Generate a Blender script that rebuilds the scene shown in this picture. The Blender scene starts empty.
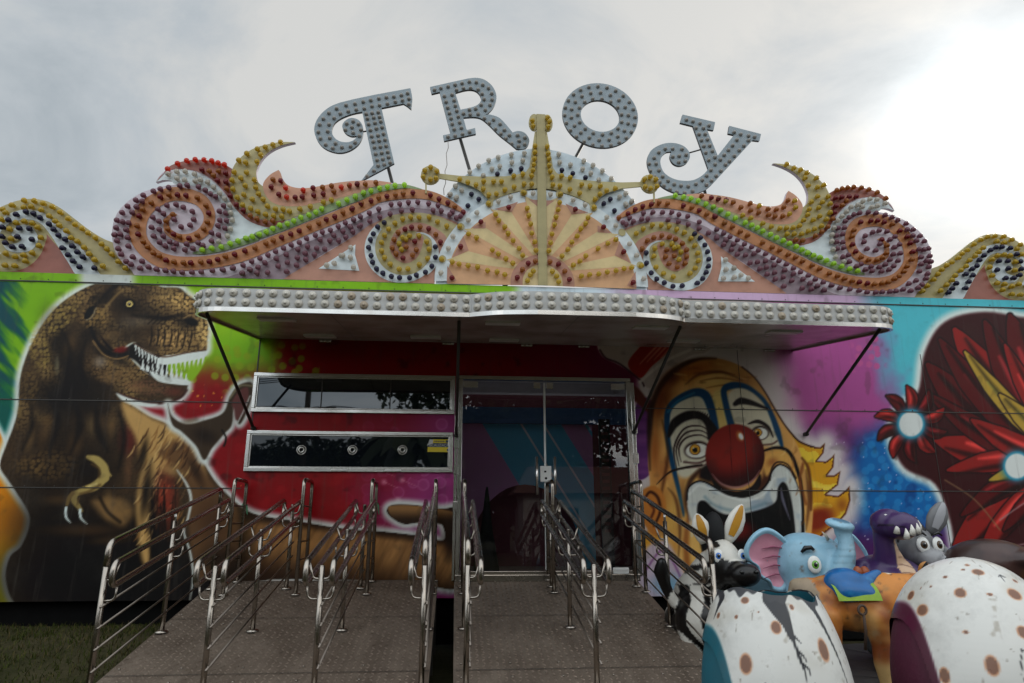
import bpy, bmesh, math, random
import numpy as np
from mathutils import Vector, Matrix, geometry
random.seed(7); rng = np.random.default_rng(7)
R = math.radians
scene = bpy.context.scene
col = scene.collection

# ------------------------------------------------------------------ camera
FPX, CX, CY = 683.0, 512.0, 341.5
YAW, PIT = R(4.8), R(15.0)
CAM = np.array([0.0, -8.0, 1.3])
FW = np.array([math.sin(YAW)*math.cos(PIT), math.cos(YAW)*math.cos(PIT), math.sin(PIT)])
RT = np.array([math.cos(YAW), -math.sin(YAW), 0.0])
UP = np.cross(RT, FW)
def ray(x, y): return FW + RT*(x-CX)/FPX + UP*(CY-y)/FPX
def at(x, y, Y=0.0):                      # survey point: photo position -> place on the plane at depth Y
    d = ray(x, y); q = CAM + d*((Y-CAM[1])/d[1]); return Vector(q)
def wall_uv(X, Z, Y=0.0):                 # wall position -> survey coordinates of the mural sketch
    v = np.stack([X-CAM[0], np.full_like(X, Y-CAM[1]), Z-CAM[2]], -1)
    d = v@FW
    return CX+FPX*(v@RT)/d, CY-FPX*(v@UP)/d
cam = bpy.data.objects.new('camera', bpy.data.cameras.new('camera')); col.objects.link(cam)
cam.location = CAM
cam.data.sensor_width = 36; cam.data.lens = 36*FPX/1024
cam.rotation_euler = (R(90)+PIT, 0, -YAW)
cam.data.clip_end = 3000; cam.data.clip_start = 0.05
scene.camera = cam

# ------------------------------------------------------------------ objects
def tag(o, label=None, cat=None, group=None, kind=None):
    if label: o['label'] = label
    if cat: o['category'] = cat
    if group: o['group'] = group
    if kind: o['kind'] = kind
    return o
def thing(name, label, cat, loc=(0,0,0), group=None):
    o = bpy.data.objects.new(name, None); col.objects.link(o); o.location = loc
    o.empty_display_size = 0.1
    return tag(o, label, cat, group)
def wloc(o):
    v = Vector((0,0,0))
    while o is not None: v += o.location; o = o.parent
    return v
class MB:
    """collects faces, then links them as one mesh object"""
    def __init__(s): s.v = []; s.f = []; s.m = []; s.sm = []
    def add(s, vs, fs, mi=0, smooth=False):
        o = len(s.v); s.v += [tuple(p) for p in vs]
        for f in fs: s.f.append([i+o for i in f]); s.m.append(mi); s.sm.append(smooth)
        return s
    def box(s, a, b, mi=0):
        x0,y0,z0 = [min(p,q) for p,q in zip(a,b)]; x1,y1,z1 = [max(p,q) for p,q in zip(a,b)]
        vs = [(x0,y0,z0),(x1,y0,z0),(x1,y1,z0),(x0,y1,z0),(x0,y0,z1),(x1,y0,z1),(x1,y1,z1),(x0,y1,z1)]
        return s.add(vs, [(3,2,1,0),(4,5,6,7),(0,1,5,4),(1,2,6,5),(2,3,7,6),(3,0,4,7)], mi)
    def bbox(s, a, b, r=0.006, mi=0):      # box with chamfered edges
        bm = bmesh.new(); bmesh.ops.create_cube(bm, size=1)
        for v in bm.verts:
            v.co = Vector([(min(p,q)+max(p,q))/2 + c*abs(p-q) for c,p,q in zip(v.co,a,b)])
        bmesh.ops.bevel(bm, geom=bm.edges[:], offset=r, segments=2, affect='EDGES', profile=0.6)
        return s.bm(bm, mi)
    def bm(s, bm, mi=0, smooth=False):
        bm.verts.index_update()
        s.add([v.co for v in bm.verts], [[v.index for v in f.verts] for f in bm.faces], mi, smooth); bm.free(); return s
    def tube(s, pts, r, seg=10, mi=0, closed=False, cap=True):
        pts = [Vector(p) for p in pts]; n = len(pts); rr = r if hasattr(r,'__len__') else [r]*n
        rings = []; up = None
        for i,p in enumerate(pts):
            if closed: t = (pts[(i+1)%n]-pts[i-1]).normalized()
            else: t = (pts[min(i+1,n-1)]-pts[max(i-1,0)]).normalized()
            if up is None:
                up = Vector((0,0,1)) if abs(t.z) < .9 else Vector((1,0,0))
            a = t.cross(up).normalized(); b = a.cross(t).normalized(); up = b
            rings.append([p+(a*math.cos(2*math.pi*k/seg)+b*math.sin(2*math.pi*k/seg))*rr[i] for k in range(seg)])
        vs = [q for g in rings for q in g]; fs = []
        for i in range(n if closed else n-1):
            j = (i+1)%n
            for k in range(seg):
                l = (k+1)%seg
                fs.append((i*seg+k, i*seg+l, j*seg+l, j*seg+k))
        if cap and not closed:
            fs.append(list(range(seg))[::-1]); fs.append([(n-1)*seg+k for k in range(seg)])
        return s.add(vs, fs, mi, True)
    def sphere(s, c, r, seg=16, rings=10, mi=0, rot=None):
        r = r if hasattr(r,'__len__') else (r,r,r)
        vs = [(0,0,1)]; fs = []
        for i in range(1, rings):
            th = math.pi*i/rings
            for k in range(seg):
                ph = 2*math.pi*k/seg; vs.append((math.sin(th)*math.cos(ph), math.sin(th)*math.sin(ph), math.cos(th)))
        vs.append((0,0,-1)); L = len(vs)-1
        for k in range(seg):
            fs.append((0, 1+k, 1+(k+1)%seg)); fs.append((L, 1+(rings-2)*seg+(k+1)%seg, 1+(rings-2)*seg+k))
        for i in range(rings-2):
            for k in range(seg):
                a = 1+i*seg+k; b = 1+i*seg+(k+1)%seg; fs.append((a, a+seg, b+seg, b))
        out = []
        for v in vs:
            q = Vector((v[0]*r[0], v[1]*r[1], v[2]*r[2]))
            if rot is not None: q = rot @ q
            out.append(q+Vector(c))
        return s.add(out, fs, mi, True)
    def lathe(s, prof, c, axis, seg=12, mi=0):
        ax = Vector(axis).normalized(); u = ax.orthogonal().normalized(); w = ax.cross(u); c = Vector(c); vs = []; fs = []
        for (r,h) in prof:
            for k in range(seg):
                t = 2*math.pi*k/seg; vs.append(c+ax*h+(u*math.cos(t)+w*math.sin(t))*r)
        for i in range(len(prof)-1):
            for k in range(seg):
                l = (k+1)%seg; fs.append((i*seg+k, i*seg+l, (i+1)*seg+l, (i+1)*seg+k))
        fs.append([(len(prof)-1)*seg+k for k in range(seg)])
        return s.add(vs, fs, mi, True)
    def plate(s, poly, Y, th, mi=0, holes=()):   # upright sheet (X,Z outline) with its face at Y, thickness behind it
        loops = [poly]+list(holes)
        tri = geometry.tessellate_polygon([[Vector((p[0],p[1],0)) for p in l] for l in loops])
        fl = [p for l in loops for p in l]; n = len(fl)
        vs = [(p[0],Y,p[1]) for p in fl]
        if th: vs += [(p[0],Y+th,p[1]) for p in fl]
        fs = []
        for t in tri:
            a,b,c = [Vector((fl[i][0],fl[i][1])) for i in t]
            cr = (b-a).x*(c-a).y-(b-a).y*(c-a).x
            if abs(cr) < 1e-10: continue
            t = list(t) if cr > 0 else list(t)[::-1]
            fs.append(t)
            if th: fs.append([i+n for i in t[::-1]])
        if th:
            o = 0
            for l in loops:
                for k in range(len(l)):
                    a, b = o+k, o+(k+1)%len(l); fs.append((a, b, b+n, a+n))
                o += len(l)
        return s.add(vs, fs, mi)
    def mesh(s, name, mats, off=(0,0,0)):
        me = bpy.data.meshes.new(name)
        ox,oy,oz = off
        me.from_pydata([(a-ox,b-oy,c-oz) for a,b,c in s.v], [], s.f)
        for m in (mats if isinstance(mats,(list,tuple)) else [mats]): me.materials.append(m)
        me.polygons.foreach_set('material_index', s.m)
        me.polygons.foreach_set('use_smooth', s.sm)
        me.update(); return me
    def build(s, name, mats, parent=None, label=None):
        off = wloc(parent) if parent else (0,0,0)
        o = bpy.data.objects.new(name, s.mesh(name, mats, off)); col.objects.link(o)
        if parent: o.parent = parent
        if label: o['label'] = label
        return o
    def build_at(s, name, mats, loc):          # top-level mesh with its origin at loc
        o = bpy.data.objects.new(name, s.mesh(name, mats, loc)); col.objects.link(o); o.location = loc; return o
def fix_normals(o):
    bm = bmesh.new(); bm.from_mesh(o.data); bmesh.ops.recalc_face_normals(bm, faces=bm.faces); bm.to_mesh(o.data); bm.free(); return o
def cat_rom(pts, n=6, closed=False):
    P = [Vector(p) for p in pts]; out = []; N = len(P)
    for i in range(N if closed else N-1):
        if closed: a,b,c,d = P[i-1],P[i],P[(i+1)%N],P[(i+2)%N]
        else: a,b,c,d = P[max(i-1,0)],P[i],P[i+1],P[min(i+2,N-1)]
        for k in range(n):
            t = k/n
            out.append(0.5*((2*b)+(c-a)*t+(2*a-5*b+4*c-d)*t*t+(3*b-a-3*c+d)*t**3))
    if not closed: out.append(P[-1])
    return out
def fillet(pts, r, n=5):
    P = [Vector(p) for p in pts]; out = [P[0]]
    for i in range(1, len(P)-1):
        a = (P[i-1]-P[i]); b = (P[i+1]-P[i]); rr = min(r, a.length*.49, b.length*.49)
        p0 = P[i]+a.normalized()*rr; p2 = P[i]+b.normalized()*rr
        for k in range(n+1):
            t = k/n; out.append(p0*(1-t)**2+P[i]*2*t*(1-t)+p2*t*t)
    out.append(P[-1]); return out

# ------------------------------------------------------------------ materials
def lin(c): return tuple(((x/12.92) if x <= .04045 else ((x+.055)/1.055)**2.4) for x in c)
def rgb(r, g, b): return lin((r/255, g/255, b/255))
class NT:
    def __init__(s, m): s.t = m.node_tree; s.n = s.t.nodes; s.l = s.t.links
    def node(s, typ, **kw):
        n = s.n.new(typ)
        for k, v in kw.items():
            if k.startswith('i_'):
                key = k[2:]; key = int(key) if key.isdigit() else key.replace('_',' ')
                n.inputs[key].default_value = v
            else: setattr(n, k, v)
        return n
    def link(s, a, b): s.l.new(a, b)
def new_mat(name):
    m = bpy.data.materials.new(name); m.use_nodes = True; nt = NT(m); return m, nt, nt.n['Principled BSDF']
def mat(name, c, rough=.5, metal=0, spec=.5, dirt=.25, scale=6, bump=0, bscale=40, dirtcol=None, coat=0):
    """painted / plain surface with uneven wear: colour varied by two noises, roughness too"""
    m, nt, b = new_mat(name)
    tc = nt.node('ShaderNodeTexCoord')
    n1 = nt.node('ShaderNodeTexNoise', i_Scale=scale, i_Detail=6.0, i_Roughness=.65); nt.link(tc.outputs['Object'], n1.inputs['Vector'])
    rp = nt.node('ShaderNodeMapRange', i_1=.42, i_2=.72); nt.link(n1.outputs['Fac'], rp.inputs['Value'])
    mu = nt.node('ShaderNodeMath', operation='MULTIPLY', i_1=dirt); nt.link(rp.outputs['Result'], mu.inputs[0])
    mx = nt.node('ShaderNodeMix', data_type='RGBA'); nt.link(mu.outputs[0], mx.inputs['Factor'])
    mx.inputs['A'].default_value = (*c, 1)
    mx.inputs['B'].default_value = (*(dirtcol or tuple(x*.45+.01 for x in c)), 1)
    nt.link(mx.outputs['Result'], b.inputs['Base Color'])
    rr = nt.node('ShaderNodeMapRange', i_3=max(rough-.08,.02), i_4=min(rough+.15,1)); nt.link(n1.outputs['Fac'], rr.inputs['Value'])
    nt.link(rr.outputs['Result'], b.inputs['Roughness'])
    b.inputs['Metallic'].default_value = metal; b.inputs['Specular IOR Level'].default_value = spec
    if coat: b.inputs['Coat Weight'].default_value = coat; b.inputs['Coat Roughness'].default_value = .08
    if bump:
        n2 = nt.node('ShaderNodeTexNoise', i_Scale=bscale, i_Detail=4.0); nt.link(tc.outputs['Object'], n2.inputs['Vector'])
        bp = nt.node('ShaderNodeBump', i_Strength=bump, i_Distance=.01); nt.link(n2.outputs['Fac'], bp.inputs['Height'])
        nt.link(bp.outputs['Normal'], b.inputs['Normal'])
    return m
def paint_mat(name, rough=.3, spec=.5, bump=.05, k=1.0, grime=.15, coat=0.0, streak=0.0):
    """airbrushed paint: colours stored on the mesh, plus grime and slight dents"""
    m, nt, b = new_mat(name)
    at_ = nt.node('ShaderNodeAttribute', attribute_name='paint')
    tc = nt.node('ShaderNodeTexCoord')
    n1 = nt.node('ShaderNodeTexNoise', i_Scale=2.2, i_Detail=7.0, i_Roughness=.7); nt.link(tc.outputs['Object'], n1.inputs['Vector'])
    rp = nt.node('ShaderNodeMapRange', i_1=.5, i_2=.8, i_4=grime); nt.link(n1.outputs['Fac'], rp.inputs['Value'])
    mx = nt.node('ShaderNodeMix', data_type='RGBA'); nt.link(rp.outputs['Result'], mx.inputs['Factor'])
    nt.link(at_.outputs['Color'], mx.inputs['A']); mx.inputs['B'].default_value = (.05,.045,.035,1)
    res = mx.outputs['Result']
    if streak:                                     # rain streaks running down from the seams
        mp = nt.node('ShaderNodeMapping'); mp.inputs['Scale'].default_value = (9,9,.55); nt.link(tc.outputs['Object'], mp.inputs['Vector'])
        n3_ = nt.node('ShaderNodeTexNoise', i_Scale=1.6, i_Detail=6.0, i_Roughness=.6); nt.link(mp.outputs[0], n3_.inputs['Vector'])
        r3 = nt.node('ShaderNodeMapRange', i_1=.56, i_2=.78, i_4=streak); nt.link(n3_.outputs['Fac'], r3.inputs['Value'])
        m3 = nt.node('ShaderNodeMix', data_type='RGBA'); nt.link(r3.outputs['Result'], m3.inputs['Factor']); nt.link(res, m3.inputs['A']); m3.inputs['B'].default_value = (.07,.06,.05,1); res = m3.outputs['Result']
    nt.link(res, b.inputs['Base Color'])
    rr = nt.node('ShaderNodeMapRange', i_3=max(.03,rough-.1), i_4=rough+.15); nt.link(n1.outputs['Fac'], rr.inputs['Value'])
    nt.link(rr.outputs['Result'], b.inputs['Roughness']); b.inputs['Specular IOR Level'].default_value = spec
    n2 = nt.node('ShaderNodeTexNoise', i_Scale=1.6, i_Detail=2.0); nt.link(tc.outputs['Object'], n2.inputs['Vector'])
    bp = nt.node('ShaderNodeBump', i_Strength=bump, i_Distance=.05); nt.link(n2.outputs['Fac'], bp.inputs['Height'])
    nt.link(bp.outputs['Normal'], b.inputs['Normal'])
    if coat: b.inputs['Coat Weight'].default_value = coat
    return m
def bulb_mat(name, c, trans=.45):
    m, nt, b = new_mat(name)
    b.inputs['Base Color'].default_value = (*c, 1); b.inputs['Roughness'].default_value = .10
    tr = nt.node('ShaderNodeBsdfTranslucent'); tr.inputs['Color'].default_value = (*[min(1,x*1.8) for x in c], 1)
    ms = nt.node('ShaderNodeMixShader', i_0=trans); nt.link(b.outputs[0], ms.inputs[1]); nt.link(tr.outputs[0], ms.inputs[2])
    nt.link(ms.outputs[0], nt.n['Material Output'].inputs['Surface'])
    return m
def set_paint(me, colors):
    a = me.attributes.new('paint', 'FLOAT_COLOR', 'POINT')
    c = np.ones((len(me.vertices), 4), np.float32); c[:, :3] = colors
    a.data.foreach_set('color', c.ravel())
def to_lin(c):
    c = np.clip(c, 0, 1); return np.where(c <= .04045, c/12.92, ((c+.055)/1.055)**2.4)

chrome = mat('chrome', (.58,.56,.53), .14, 1, dirt=.3, scale=3, dirtcol=(.32,.26,.2))
steel = mat('steel_tube', (.36,.32,.28), .22, 1, dirt=.35, scale=5, dirtcol=(.18,.14,.10))
rod_steel = mat('rod_steel', (.20,.17,.145), .34, 1, dirt=.3, scale=5, dirtcol=(.10,.08,.06))
frame_metal = mat('frame_aluminium', (.62,.60,.57), .2, .95, dirt=.35, scale=3.5, dirtcol=(.32,.26,.2))
dark_metal = mat('dark_metal', (.045,.04,.035), .45, .3)
black = mat('black_rubber', (.012,.012,.013), .7, spec=.25)
matt_black = mat('matt_black', (.006,.006,.006), .95, spec=.02)
white_plastic = mat('white_plastic', (.72,.72,.7), .35, dirt=.15)

# ------------------------------------------------------------------ world, sun
SUN = ray(985, 120); SUN = SUN/np.linalg.norm(SUN)
sun_el = math.asin(SUN[2]); sun_az = math.atan2(SUN[0], SUN[1])
w = bpy.data.worlds.new('World'); scene.world = w; w.use_nodes = True
nt = NT(w); bg = nt.n['Background']; bg.inputs['Strength'].default_value = .1
sky = nt.node('ShaderNodeTexSky', sky_type='NISHITA', sun_disc=False, sun_elevation=sun_el, sun_rotation=sun_az)
sky.air_density = 1; sky.dust_density = 2
tc = nt.node('ShaderNodeTexCoord'); sx = nt.node('ShaderNodeSeparateXYZ'); nt.link(tc.outputs['Generated'], sx.inputs[0])
zz = nt.node('ShaderNodeMath', operation='MAXIMUM', i_1=0.0); nt.link(sx.outputs['Z'], zz.inputs[0])
za = nt.node('ShaderNodeMath', operation='ADD', i_1=.22); nt.link(zz.outputs[0], za.inputs[0])
dv = nt.node('ShaderNodeVectorMath', operation='DIVIDE'); cb = nt.node('ShaderNodeCombineXYZ')
for k in range(3): nt.link(za.outputs[0], cb.inputs[k])
nt.link(tc.outputs['Generated'], dv.inputs[0]); nt.link(cb.outputs[0], dv.inputs[1])
nz = nt.node('ShaderNodeTexNoise', i_Scale=1.9, i_Detail=9.0, i_Roughness=.6, i_Distortion=.7); nt.link(dv.outputs[0], nz.inputs['Vector'])
nz2 = nt.node('ShaderNodeTexNoise', i_Scale=.8, i_Detail=5.0, i_Roughness=.5); nt.link(dv.outputs[0], nz2.inputs['Vector'])
ad = nt.node('ShaderNodeMath', operation='ADD'); nt.link(nz.outputs['Fac'], ad.inputs[0]); nt.link(nz2.outputs['Fac'], ad.inputs[1])
cr = nt.node('ShaderNodeValToRGB'); nt.link(ad.outputs[0], cr.inputs['Fac'])
hf = nt.node('ShaderNodeMath', operation='MULTIPLY', i_1=.5); nt.link(ad.outputs[0], hf.inputs[0]); nt.link(hf.outputs[0], cr.inputs['Fac'])
e = cr.color_ramp.elements
e[0].position = .36; e[0].color = (.40,.465,.51,1); e[1].position = .60; e[1].color = (.81,.81,.785,1)
m_ = e.new(.49); m_.color = (.60,.65,.685,1)
# brighter round the veiled sun, brighter overhead and behind the viewer (thin high overcast)
dt = nt.node('ShaderNodeVectorMath', operation='DOT_PRODUCT'); dt.inputs[1].default_value = SUN; nt.link(tc.outputs['Generated'], dt.inputs[0])
dm = nt.node('ShaderNodeMath', operation='MAXIMUM', i_1=0.0); nt.link(dt.outputs['Value'], dm.inputs[0])
def power(p, k):
    a = nt.node('ShaderNodeMath', operation='POWER', i_1=p); nt.link(dm.outputs[0], a.inputs[0])
    b = nt.node('ShaderNodeMath', operation='MULTIPLY', i_1=k); nt.link(a.outputs[0], b.inputs[0]); return b.outputs[0]
g1, g2, g3 = power(9, .05), power(110, .55), power(400, 1.8)
bk = nt.node('ShaderNodeMapRange', i_1=-.1, i_2=.95, i_3=0.0, i_4=1.0, interpolation_type='SMOOTHSTEP')
nb = nt.node('ShaderNodeVectorMath', operation='DOT_PRODUCT'); nb.inputs[1].default_value = Vector((-.1,-.72,.68)).normalized(); nt.link(tc.outputs['Generated'], nb.inputs[0])
nt.link(nb.outputs['Value'], bk.inputs['Value'])
bm_ = nt.node('ShaderNodeMath', operation='MULTIPLY', i_1=1.9); nt.link(bk.outputs['Result'], bm_.inputs[0])
s1 = nt.node('ShaderNodeMath', operation='ADD'); nt.link(g1, s1.inputs[0]); nt.link(g2, s1.inputs[1])
s2 = nt.node('ShaderNodeMath', operation='ADD'); nt.link(s1.outputs[0], s2.inputs[0]); nt.link(g3, s2.inputs[1])
s3 = nt.node('ShaderNodeMath', operation='ADD'); nt.link(s2.outputs[0], s3.inputs[0]); nt.link(bm_.outputs[0], s3.inputs[1])
s4 = nt.node('ShaderNodeMath', operation='ADD', i_1=.86); nt.link(s3.outputs[0], s4.inputs[0])
s5 = nt.node('ShaderNodeMath', operation='MULTIPLY', i_1=10.0); nt.link(s4.outputs[0], s5.inputs[0])
wm = nt.node('ShaderNodeMix', data_type='RGBA', blend_type='MULTIPLY'); nt.link(g1, wm.inputs['Factor']); nt.link(cr.outputs['Color'], wm.inputs['A']); wm.inputs['B'].default_value = (1.0,.93,.78,1)
vs = nt.node('ShaderNodeVectorMath', operation='SCALE'); nt.link(wm.outputs['Result'], vs.inputs[0]); nt.link(s5.outputs[0], vs.inputs['Scale'])
mx = nt.node('ShaderNodeMix', data_type='RGBA'); mx.inputs['Factor'].default_value = .93
nt.link(sky.outputs['Color'], mx.inputs['A']); nt.link(vs.outputs[0], mx.inputs['B'])
nt.link(mx.outputs['Result'], bg.inputs['Color'])
sl = bpy.data.lights.new('sun', 'SUN'); sl.energy = 1.2; sl.angle = R(12); sl.color = (1,.95,.86)
so = bpy.data.objects.new('sun', sl); col.objects.link(so); so.location = (20,10,15)
so.rotation_euler = Vector(SUN).to_track_quat('Z', 'Y').to_euler()
scene.view_settings.view_transform = 'Standard'; scene.view_settings.look = 'None'
scene.view_settings.exposure = 0; scene.view_settings.gamma = 1
scene.cycles.use_denoising = True
scene.cycles.max_bounces = 8

# ------------------------------------------------------------------ ground
def vnoise0(x, y): return math.sin(x*7.1+y*3.3)*math.sin(y*6.7-x*2.1)*.5+.5
gm, nt, b = new_mat('worn_lawn')
tc = nt.node('ShaderNodeTexCoord')
n1 = nt.node('ShaderNodeTexNoise', i_Scale=1.3, i_Detail=8.0, i_Roughness=.7); nt.link(tc.outputs['Object'], n1.inputs['Vector'])
cr = nt.node('ShaderNodeValToRGB'); nt.link(n1.outputs['Fac'], cr.inputs['Fac'])
e = cr.color_ramp.elements; e[0].position = .35; e[0].color = (.022,.024,.009,1); e[1].position = .68; e[1].color = (.06,.05,.028,1)
nt.link(cr.outputs['Color'], b.inputs['Base Color']); b.inputs['Roughness'].default_value = .95; b.inputs['Specular IOR Level'].default_value = .05
n2 = nt.node('ShaderNodeTexNoise', i_Scale=25.0, i_Detail=5.0); nt.link(tc.outputs['Object'], n2.inputs['Vector'])
bp = nt.node('ShaderNodeBump', i_Strength=.8, i_Distance=.03); nt.link(n2.outputs['Fac'], bp.inputs['Height']); nt.link(bp.outputs['Normal'], b.inputs['Normal'])
g = MB(); g.add([(-900,-900,0),(900,-900,0),(900,900,0),(-900,900,0)], [(0,1,2,3)])
tag(g.build('ground', gm), kind='structure')
def bank(x, y):                                   # the lawn rises a little towards the trailer
    t = min(1, max(0, (y+3.3)/2.7)); return .25*t*t*(3-2*t)*min(1, max(0, (-2.3-x)/.2))
bk_ = MB(); bx0 = np.linspace(-9, -2.3, 40); by0 = np.linspace(-3.4, 2.6, 40)
bk_.add([(x, y, bank(x,y)+.006+.02*vnoise0(x,y)) for y in by0 for x in bx0], [(j*40+i, j*40+i+1, (j+1)*40+i+1, (j+1)*40+i) for j in range(39) for i in range(39)], 0, True)
tag(bk_.build('lawn_bank', gm), kind='structure')
# real blades where the lawn shows beside the ramp
gb = MB(); gms = [mat('grass_blade', (.046,.056,.012), .9, spec=.05), mat('grass_dry', (.085,.068,.028), .9, spec=.05), mat('grass_dark', (.022,.028,.007), .9, spec=.05)]
for i in range(16000):
    x = random.uniform(-6.6,-2.45); y = random.uniform(-3.4,.9)
    h = random.uniform(.02,.065); a = random.uniform(0,6.28); wd = random.uniform(.003,.006); ln = random.uniform(0,.05); b2 = random.uniform(0,6.28)
    dx,dy = math.cos(a)*wd, math.sin(a)*wd; lx,ly = math.cos(b2)*ln, math.sin(b2)*ln
    z0 = bank(x,y)+.008; gb.add([(x-dx,y-dy,z0),(x+dx,y+dy,z0),(x+dx*.6+lx*.4,y+dy*.6+ly*.4,z0+h*.6),(x-dx*.6+lx*.4,y-dy*.6+ly*.4,z0+h*.6),(x+lx,y+ly,z0+h)], [(0,1,2,3),(3,2,4)], random.choice((0,0,1,2)))
tag(gb.build('grass', gms), 'short patchy grass beside the left ramp below the dinosaur', 'grass', kind='stuff')
# ------------------------------------------------------------------ mural painting (stored as colours on the wall mesh)
def C8(*c): return np.array(c, float)/255
def cr2(pts, closed=True, n=6):
    return np.array([(p.x, p.y) for p in cat_rom([(x, y, 0) for x, y in pts], n, closed)])
def seg_dist(u, v, P, closed):
    """distance to the polyline, and the parameter (0..1) of the nearest place on it"""
    best = np.full(u.shape, 1e9); par = np.zeros(u.shape); N = len(P) if closed else len(P)-1
    for i in range(N):
        a = P[i]; b = P[(i+1) % len(P)]; d = b-a; L = d@d+1e-9
        t = np.clip(((u-a[0])*d[0]+(v-a[1])*d[1])/L, 0, 1)
        q = (u-a[0]-t*d[0])**2+(v-a[1]-t*d[1])**2
        m = q < best; best[m] = q[m]; par[m] = (i+t[m])/N
    return np.sqrt(best), par
def inside(u, v, P):
    c = np.zeros(u.shape, bool); n = len(P)
    for i in range(n):
        x0, y0 = P[i]; x1, y1 = P[(i+1) % n]
        if y0 == y1: continue
        m = ((y0 > v) != (y1 > v)) & (u < (x1-x0)*(v-y0)/(y1-y0)+x0); c ^= m
    return c
def hsh(i, j, k=0):
    x = np.sin(i*127.1+j*311.7+k*74.7)*43758.5453; return x-np.floor(x)
def vnoise(u, v, s, seed=0):
    x, y = u/s, v/s; i, j = np.floor(x), np.floor(y); f, g = x-i, y-j
    f = f*f*(3-2*f); g = g*g*(3-2*g)
    return (hsh(i,j,seed)*(1-f)+hsh(i+1,j,seed)*f)*(1-g)+(hsh(i,j+1,seed)*(1-f)+hsh(i+1,j+1,seed)*f)*g
def fbm(u, v, s, o=4, seed=0):
    t = 0; a = .5
    for k in range(o): t = t+a*vnoise(u, v, s, seed+k); s /= 2; a /= 2
    return t/(1-.5**o)
def cells(u, v, s, seed=0):
    x, y = u/s, v/s; i, j = np.floor(x), np.floor(y); f1 = np.full(u.shape, 9.); f2 = f1.copy(); idv = np.zeros(u.shape)
    for a in (-1,0,1):
        for b in (-1,0,1):
            p, q = i+a, j+b; d = np.hypot(p+.15+.7*hsh(p,q,seed)-x, q+.15+.7*hsh(p,q,seed+5)-y)
            m = d < f1; f2 = np.where(m, f1, np.minimum(f2, d)); idv = np.where(m, hsh(p,q,seed+9), idv); f1 = np.where(m, d, f1)
    return f1, f2, idv
def sstep(x, a, b): t = np.clip((x-a)/(b-a+1e-9), 0, 1); return t*t*(3-2*t)
class Paint:
    def __init__(s, u, v): s.u, s.v = u, v; s.c = np.zeros(u.shape+(3,))
    def sel(s, x0, y0, x1, y1): return np.nonzero((s.u > x0)&(s.u < x1)&(s.v > y0)&(s.v < y1))
    def mix(s, ix, a, c):
        a = np.clip(a, 0, 1)[..., None]; s.c[ix] = s.c[ix]*(1-a)+np.asarray(c)*a
    def poly(s, pts, c, soft=1.0, alpha=1.0, smooth=True, fn=None, halo=None, clip=None):
        P = cr2(pts) if smooth else np.array(pts, float)
        pad = max(soft, halo[0] if halo else 0)+2
        ix = s.sel(P[:,0].min()-pad, P[:,1].min()-pad, P[:,0].max()+pad, P[:,1].max()+pad)
        if not len(ix[0]): return
        u, v = s.u[ix], s.v[ix]; d, _ = seg_dist(u, v, P, True); sd = np.where(inside(u, v, P), -d, d)
        if halo: s.mix(ix, (1-sstep(sd, halo[2] if len(halo) > 2 else 0, halo[0]))*.95, halo[1])
        a = (1-sstep(sd, -soft, soft))*alpha
        if clip is not None:
            cd, _ = seg_dist(u, v, clip, True); a = a*inside(u, v, clip)
        s.mix(ix, a, fn(u, v, sd) if fn else c)
    def line(s, pts, w, c, soft=.8, alpha=1.0, smooth=True, closed=False):
        P = cr2(pts, closed) if smooth else np.array(pts, float); ws = np.atleast_1d(np.array(w, float)); m = ws.max()+soft+1
        ix = s.sel(P[:,0].min()-m, P[:,1].min()-m, P[:,0].max()+m, P[:,1].max()+m)
        if not len(ix[0]): return
        d, t = seg_dist(s.u[ix], s.v[ix], P, closed); ww = np.interp(t, np.linspace(0, 1, len(ws)), ws)/2
        s.mix(ix, (1-sstep(d-ww, -soft, soft))*alpha, c)
    def blob(s, x, y, rx, ry, c, alpha=1.0, rot=0, hard=0.0):
        m = max(rx, ry)*1.05; ix = s.sel(x-m, y-m, x+m, y+m)
        if not len(ix[0]): return
        a = R(rot); du, dv = s.u[ix]-x, s.v[ix]-y
        p, q = (du*math.cos(a)+dv*math.sin(a))/rx, (-du*math.sin(a)+dv*math.cos(a))/ry
        s.mix(ix, (1-sstep(np.hypot(p, q), hard, 1))*alpha, c)
    def whole(s, a, c): s.mix((np.arange(s.u.size),) if s.u.ndim == 1 else np.nonzero(s.u > -1e9), a, c)

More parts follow.
